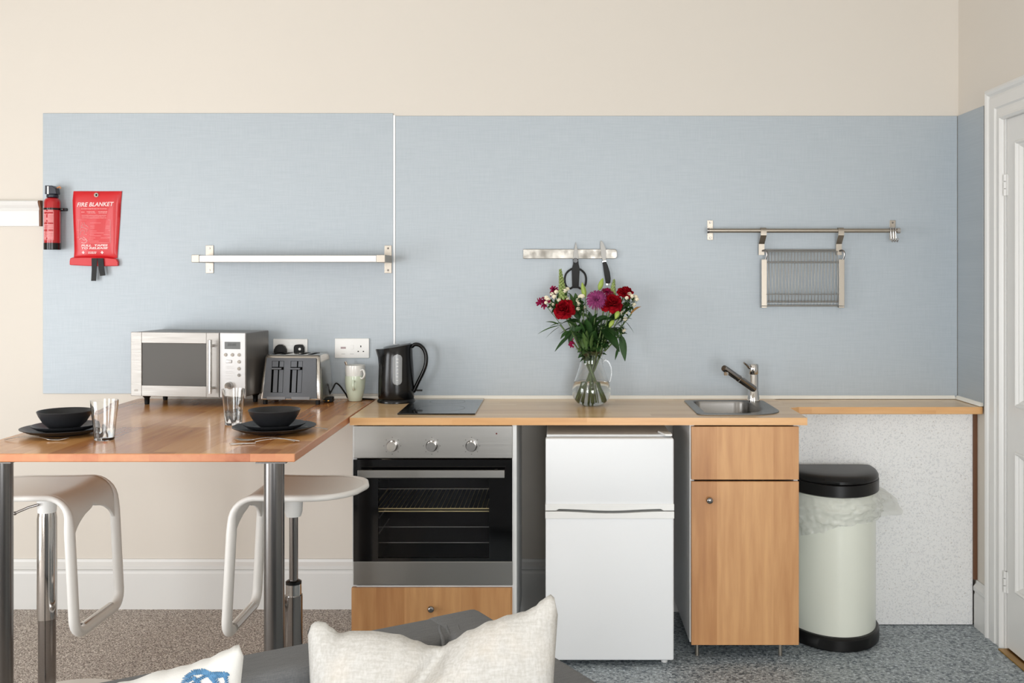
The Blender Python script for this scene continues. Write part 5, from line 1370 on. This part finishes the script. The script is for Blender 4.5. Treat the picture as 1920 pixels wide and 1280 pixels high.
snap(PW(1151.5, 524, -0.215), PW(1148, 552, -0.22), 'short pale green snapdragon tip behind the right red rose', 10, 0.011, 22)
def bud(base, tip, R, label, seed, opening=False):
    t = fthing('lily_bud', label, 'lily bud', base); stem(t, base, seed, 0.0016); mb = MB()
    d = tip-base; ln = d.length; q = d.to_track_quat('Z', 'Y').to_matrix().to_4x4(); M_ = Matrix.Translation(base) @ q
    m2 = MB(); n = 18; prof = [(0.0018, 0), (R*0.65, ln*0.12), (R, ln*0.36), (R*0.92, ln*0.6), (R*0.5, ln*0.86), (R*0.15, ln*0.98), (0, ln)]
    m2.lathe(prof, n=n)
    for v in m2.bm.verts:
        a = math.atan2(v.co.y, v.co.x); k = 1-0.13*abs(math.sin(1.5*a)); v.co.x *= k; v.co.y *= k; v.co = M_ @ v.co
    m2.build('bud', M_bud, t, smooth=180); return t
bud(PW(1097, 558, -0.25), PW(1091.5, 529, -0.25), 0.0115, 'upright lily bud left of the purple chrysanthemum', 11)
bud(PW(1123, 544, -0.232), PW(1130.5, 521, -0.232), 0.0115, 'upright lily bud above the purple chrysanthemum', 12)
bud(PW(1160, 583, -0.29), PW(1154, 598, -0.30), 0.011, 'fat pale lily bud under the right red rose', 13)
bud(PW(1151, 600, -0.29), PW(1142, 614, -0.30), 0.010, 'pale lily bud pointing down left, lowest of the buds', 14)
def spray(name_label, pts, seed, y0):
    hub = Vector((0, 0, 0)); P_ = [PW(1000+a/6.738, 490+b/6.738, y0+random.Random(seed*50+i).uniform(-0.015, 0.015)) for i, (a, b) in enumerate(pts)]
    for p in P_: hub += p/len(P_)
    hub = hub.lerp(Vector((vx, VY, neck_z)), 0.3)
    t = fthing('white_spray_flower', name_label, 'flower', hub); stem(t, hub, seed, 0.0026)
    mb = MB()
    for p in P_: mb.tube(smooth_path([hub, hub.lerp(p, 0.5)+Vector((0, 0, 0.004)), p], 4), 0.0009, n=5)
    mb.build('twigs', M_stem, t, smooth=60)
    mb = MB(); r = random.Random(seed)
    for p in P_:
        for q in range(9):
            leaf(mb, hub.lerp(p, r.uniform(0.5, 0.95)), (r.uniform(-1, 1), r.uniform(-1, 0.3), r.uniform(-.6, 1)), 0.024, 0.0055, 0.3, nl=5, nw=3)
    mb.build('leaves', M_leaf, t, smooth=180, recalc=False)
    for i, p in enumerate(P_):
        mb = MB(); r = random.Random(seed*7+i); s0 = 0.0088*r.uniform(0.8, 1.15)
        for k in range(7):
            a = 2*PI*k/7; o_ = Vector((math.cos(a), -0.4, math.sin(a)))*s0*0.5 if k < 6 else Vector((0, -s0*0.6, 0))
            mb.sphere(p+o_, s0*0.55, (1, 0.8, 0.9), 8, 6)
        mb.build('floret', M_wfl, t, smooth=180)
    return t
spray('spray of small ivory flowers at the left of the bouquet', [(165, 460), (235, 410), (265, 445), (325, 490), (215, 530), (240, 550), (190, 480), (160, 520), (290, 385), (225, 575), (265, 612), (420, 470), (400, 370), (430, 350)], 31, -0.245)
spray('spray of small ivory flowers in the middle, under the left lily bud', [(600, 435), (575, 535), (645, 585), (560, 490), (620, 440), (565, 600), (590, 450)], 32, -0.25)
spray('spray of small ivory flowers at the right edge of the bouquet', [(1210, 410), (1180, 460), (1250, 440), (1270, 475), (1310, 480), (1270, 545), (1150, 545), (1230, 430), (1175, 645), (1160, 725), (1140, 870), (980, 650), (1110, 640), (1290, 450)], 33, -0.24)
# foliage stems: (base px,py) -> (tip px,py), width in px, y
def foliage(label, leaves, seed, m=M_leaf, y0=-0.24, extra=0, name='leafy_stem'):
    t = fthing(name, label, 'foliage', C); r = random.Random(seed)
    hd = Vector((0, 0, 0))
    for (bx, by, tx_, ty_, w_) in leaves: hd += PW(bx, by, y0)/len(leaves)
    stem(t, hd, seed, 0.0030)
    mb = MB()
    for (bx, by, tx_, ty_, w_) in leaves:
        dy = r.uniform(-0.04, 0.02); b = PW(bx, by, y0); e = PW(tx_, ty_, y0+dy); d = e-b; ln = d.length
        mb.tube([hd, hd.lerp(b, 0.5), b], 0.001, n=5)
        d2 = d+Vector((0, 0, 0.16*ln)); leaf(mb, b, d2, ln*1.03, w_*1.25/S_, 0.3, 0.3, roll=r.uniform(-.5, .5))
    for q in range(extra):
        u = r.random(); b = hd.lerp(Vector((vx, VY, neck_z+0.02)), u*0.9); leaf(mb, b, (r.uniform(-1, 1), r.uniform(-1, .6), r.uniform(-.3, .9)), r.uniform(0.04, 0.07), r.uniform(0.009, 0.016), 0.5, roll=r.uniform(-1, 1))
    mb.build('leaves', m, t, smooth=180, recalc=False); return t
foliage('stem with long narrow leaves reaching out furthest left', [(1050, 610, 1009, 625, 2.4), (1050, 612, 1024, 633, 2.0), (1048, 609, 1021, 602, 5), (1055, 605, 1030, 612, 3)], 41, M_leaf2, -0.25)
foliage('stem with a pointed leaf hanging down left of the jug rim', [(1071, 628, 1043, 656, 5), (1066, 620, 1052, 634, 3.5), (1075, 610, 1068, 640, 5)], 42, M_leaf, -0.27, 6)
foliage('stem with a broad leaf drooping over the right of the jug rim', [(1126, 616, 1158, 655, 12), (1125, 610, 1150, 628, 8), (1135, 612, 1165, 640, 7)], 43, M_leaf, -0.285, 4)
foliage('stem with twisted leaves hanging down at the right', [(1165, 628, 1171, 670, 5.5), (1163, 630, 1168, 648, 5), (1160, 650, 1154, 672, 2), (1170, 600, 1187, 622, 2.2), (1165, 598, 1186, 597, 3), (1168, 640, 1150, 625, 6)], 44, M_leaf, -0.245, 5)
foliage('upright pointed leaves standing behind the left lily bud', [(1083, 585, 1078, 540, 5), (1076, 580, 1068, 543, 4), (1088, 590, 1086, 548, 4)], 45, M_leaf2, -0.215, 5)
foliage('dense dark leaves under the left red rose', [(1085, 600, 1052, 606, 7), (1088, 620, 1058, 598, 6), (1092, 640, 1066, 615, 7), (1090, 650, 1075, 618, 6), (1095, 630, 1082, 592, 6)], 46, M_leaf, -0.255, 14)
foliage('dense dark leaves between the chrysanthemum and the jug', [(1112, 620, 1140, 590, 9), (1110, 610, 1122, 582, 7), (1108, 640, 1130, 612, 9), (1104, 630, 1098, 590, 7), (1106, 650, 1118, 612, 7), (1115, 600, 1150, 598, 8)], 47, M_leaf, -0.25, 16)
foliage('dense dark leaves beneath the right red rose', [(1130, 615, 1172, 590, 7), (1128, 625, 1170, 612, 7), (1125, 640, 1168, 632, 7), (1140, 600, 1180, 580, 6), (1120, 650, 1148, 640, 8)], 48, M_leaf, -0.235, 14)
foliage('bright green grass-like leaves low in the centre above the rim', [(1098, 656, 1092, 615, 4), (1101, 656, 1100, 610, 3.5), (1094, 654, 1082, 620, 4), (1108, 655, 1112, 618, 3)], 49, M_leaf2, -0.265, 3)
foliage('dark leaves filling the gap under the white flowers at the left', [(1072, 600, 1040, 588, 6), (1078, 605, 1062, 600, 8), (1070, 590, 1046, 575, 5), (1082, 612, 1050, 625, 6), (1086, 600, 1076, 566, 6)], 51, M_leaf, -0.24, 10)
foliage('dark leaves filling the gap under the white flowers at the right', [(1150, 600, 1182, 566, 6), (1155, 610, 1186, 590, 5), (1145, 605, 1165, 575, 7), (1140, 620, 1176, 625, 7), (1138, 600, 1190, 560, 4)], 52, M_leaf, -0.225, 10)
foliage('dark leaf cluster in the heart of the bouquet above the jug rim', [(1106, 640, 1090, 588, 9), (1110, 640, 1112, 580, 9), (1112, 645, 1136, 596, 10), (1102, 645, 1076, 602, 8), (1108, 630, 1104, 572, 7)], 53, M_leaf, -0.23, 22)
foliage('dry orange-brown pointed leaf sticking out at the far right', [(1182, 590, 1205, 571, 6), (1186, 586, 1198, 572, 4)], 50, M_dry, -0.235, 0)

# ------------------------------------------------------------------ armchair corner and cushions
rz = math.atan2(0.256, 0.405)
corner = Vector((-0.170, -2.235, 0))
so = thing('sofa', 'charcoal fabric sofa seen from the front, its back corner pointing at the oven', 'sofa', (corner.x, corner.y, 0), rz)
# local frame: +x continues toward the corner, back runs along -x, arm runs along -y
def soft_box(mb, x0, x1, y0, y1, z0, z1, r=0.05, seed=0, amp=0.006, n=14):
    r_ = random.Random(seed); m2 = bmesh.new(); bmesh.ops.create_cube(m2, size=1)
    for v in m2.verts: v.co = Vector(((x0+x1)/2+v.co.x*(x1-x0), (y0+y1)/2+v.co.y*(y1-y0), (z0+z1)/2+v.co.z*(z1-z0)))
    bmesh.ops.bevel(m2, geom=list(m2.edges), offset=r, segments=5, affect='EDGES', profile=0.5)
    bmesh.ops.subdivide_edges(m2, edges=[e for e in m2.edges if e.calc_length() > 0.1], cuts=9, use_grid_fill=True)
    for v in m2.verts:
        q = noise.noise(v.co*3.5+Vector((seed, 0, 0)))*amp+noise.noise(v.co*9+Vector((0, seed, 0)))*amp*0.4; v.co += v.normal*q if v.normal.length else Vector((0, 0, q))
    me = bpy.data.meshes.new('tmp'); m2.normal_update(); m2.to_mesh(me); m2.free(); mb.bm.from_mesh(me); bpy.data.meshes.remove(me)
zS_ = 0.738
mb = MB(); soft_box(mb, -1.75, -0.06, -0.125, -0.001, 0.06, zS_-0.001, 0.022, 1, 0.004); mb.build('backrest', M_sofa, so, smooth=60, local=True)
mb = MB(); soft_box(mb, -0.130, 0.0, -0.93, 0.0, 0.06, zS_+0.001, 0.022, 2, 0.004); mb.build('arm', M_sofa, so, smooth=60, local=True)
mb = MB(); soft_box(mb, -1.75, -0.135, -0.93, -0.128, 0.06, 0.30, 0.03, 3); mb.build('seat_base', M_sofa, so, smooth=60, local=True)
for k in range(2):
    mb = MB(); soft_box(mb, -1.745+0.80*k, -0.955+0.80*k, -0.92, -0.13, 0.302, 0.44, 0.04, 4+k); mb.build('seat_cushion', M_sofa, so, smooth=60, local=True)
# gathered folds of the loose cover at the inner corner
mb = MB()
for k, (x_, y_) in enumerate(((-0.118, -0.112), (-0.098, -0.122), (-0.136, -0.118))):
    P_ = [(x_+0.03, y_+0.075, zS_-0.0035), (x_+0.008, y_+0.03, zS_-0.002), (x_-0.002, y_-0.004, zS_-0.008), (x_-0.006, y_-0.016, zS_-0.035), (x_-0.004, y_-0.019, zS_-0.11)]
    mb.tube(smooth_path(P_, 6), [0.002+0.0022*math.sin(PI*i/24) for i in range(25)], n=8)
mb.build('cover_folds', M_sofa, so, smooth=180, local=True)
for (x, y) in ((-1.68, -0.06), (-0.06, -0.06), (-0.06, -0.87), (-1.68, -0.87)):
    mb = MB(); mb.cyl((x, y, 0.0105), (x, y, 0.065), 0.02, 0.026, n=16); mb.build('foot', M_brown, so, smooth=40, local=True)

def cushion(name, label, yc, top, bot_py, left, right, T_, m, lean=0.12, seed=0, dent=None, N_=44):
    """scatter cushion: outline tables in photo pixels at depth yc give its real outline"""
    def tab(t_, q):
        if q <= t_[0][0]: return t_[0][1]
        for a, b in zip(t_[:-1], t_[1:]):
            if q <= b[0]:
                k = (q-a[0])/(b[0]-a[0]); k = k*k*(3-2*k); return a[1]+(b[1]-a[1])*k
        return t_[-1][1]
    x0_, x1_ = XW(left, yc), XW(right, yc); zb2 = bot_py
    t = thing(name, label, 'cushion', ((x0_+x1_)/2, yc, zb2))
    def surf(u, v, s):
        px = left+(right-left)*u; ztop = ZW(tab(top, px), yc)
        z = zb2+(ztop-zb2)*v
        e = max(0, (1-abs(2*u-1)**2.6)*(1-abs(2*v-1)**2.6))
        th = T_*e**0.55
        if dent:
            th *= 1-0.80*math.exp(-((px-dent[0]+(1-v)*320)/dent[1])**2)*max(0, v-0.45)/0.55
        inset = 0.010*math.sin(PI*v)
        x = x0_+(x1_-x0_)*u+(0.5-u)*2*inset
        w_ = (noise.noise(Vector((x*11+seed, z*11, s)))*0.008+noise.noise(Vector((x*26, z*26+seed, s*2)))*0.003)*min(1, e*3)
        return Vector((x, yc+s*(th+w_)+lean*(v-0.5)*(ztop-zb2)*1.0, z))
    mb = MB(); mb.grid(lambda u, v: surf(u, v, -1), N_, N_); mb.grid(lambda u, v: surf(u, v, 1), N_, N_)
    mb.build('cover', m, t, smooth=180, weld=True)
    # piped seam
    return t, surf
yc = -2.73
top = [(571, 1192), (577, 1179), (588, 1172), (602, 1173), (618, 1185), (630, 1195), (655, 1190), (690, 1190), (740, 1196), (775, 1208), (800, 1217), (828, 1219), (845, 1208), (880, 1188), (920, 1171), (955, 1160), (983, 1154), (1000, 1146), (1018, 1131), (1032, 1122), (1039, 1128), (1046, 1160)]
cushion('scatter_cushion', 'cream linen cushion with a dented top edge, largest in the foreground', yc, top, 0.448, 571, 1046, 0.075, M_linen, 0.10, 3, dent=(832, 20), N_=70)
yc2 = -2.86
top2 = [(60, 1330), (150, 1310), (225, 1286), (300, 1265), (340, 1256), (380, 1243), (415, 1228), (438, 1217), (444, 1219), (449, 1240)]
t_, surf2 = cushion('scatter_cushion', 'white cotton cushion with a blue rope knot print, cut off at the lower edge', yc2, top2, 0.45, 60, 449, 0.06, M_cotton, 0.10, 8)
mb = MB()
def on_c(px, py):
    u = (px-60)/(449-60)
    lo, hi = 0.0, 1.0
    for _ in range(24):
        m_ = (lo+hi)/2; p = surf2(u, m_, -1)
        q = CY+(CH-p.z)*CF/(CD+p.y)
        if q > py: lo = m_
        else: hi = m_
    return surf2(u, (lo+hi)/2, -1)
def rope(pts, w=5.4):
    dense = []
    for a, b in zip(pts[:-1], pts[1:]):
        for k in range(10): dense.append((a[0]+(b[0]-a[0])*k/10, a[1]+(b[1]-a[1])*k/10))
    dense.append(pts[-1])
    P_ = [on_c(a, b)+Vector((0, -0.0012, 0)) for a, b in dense]
    # slanted strands of the rope
    for i in range(1, len(dense)-1, 1):
        (ax_, ay_), (bx_, by_) = dense[i-1], dense[i+1]
        dx_, dy_ = bx_-ax_, by_-ay_; l_ = math.hypot(dx_, dy_) or 1; dx_, dy_ = dx_/l_, dy_/l_; nx_, ny_ = -dy_, dx_
        if i % 2: continue
        c_ = dense[i]; q0 = on_c(c_[0]-nx_*w-dx_*w*0.6, c_[1]-ny_*w-dy_*w*0.6); q1 = on_c(c_[0]+nx_*w+dx_*w*0.6, c_[1]+ny_*w+dy_*w*0.6)
        mb.tube([q0+Vector((0, -.001, 0)), q0.lerp(q1, .5)+Vector((0, -.0016, 0)), q1+Vector((0, -.001, 0))], [0.0010, 0.0021, 0.0010], n=6, flat=0.5)
rope([(346, 1290), (350, 1270), (362, 1260), (380, 1258), (396, 1264), (408, 1275), (420, 1292)])
rope([(360, 1292), (372, 1276), (388, 1266), (405, 1262), (422, 1262), (428, 1272), (432, 1292)], 3.6)
rope([(385, 1292), (378, 1278), (366, 1270), (352, 1278)], 3.6)
rope([(398, 1262), (410, 1268), (424, 1264), (431, 1262)], 3.6)
mb.build('rope_print', M_blue, t_, smooth=60)
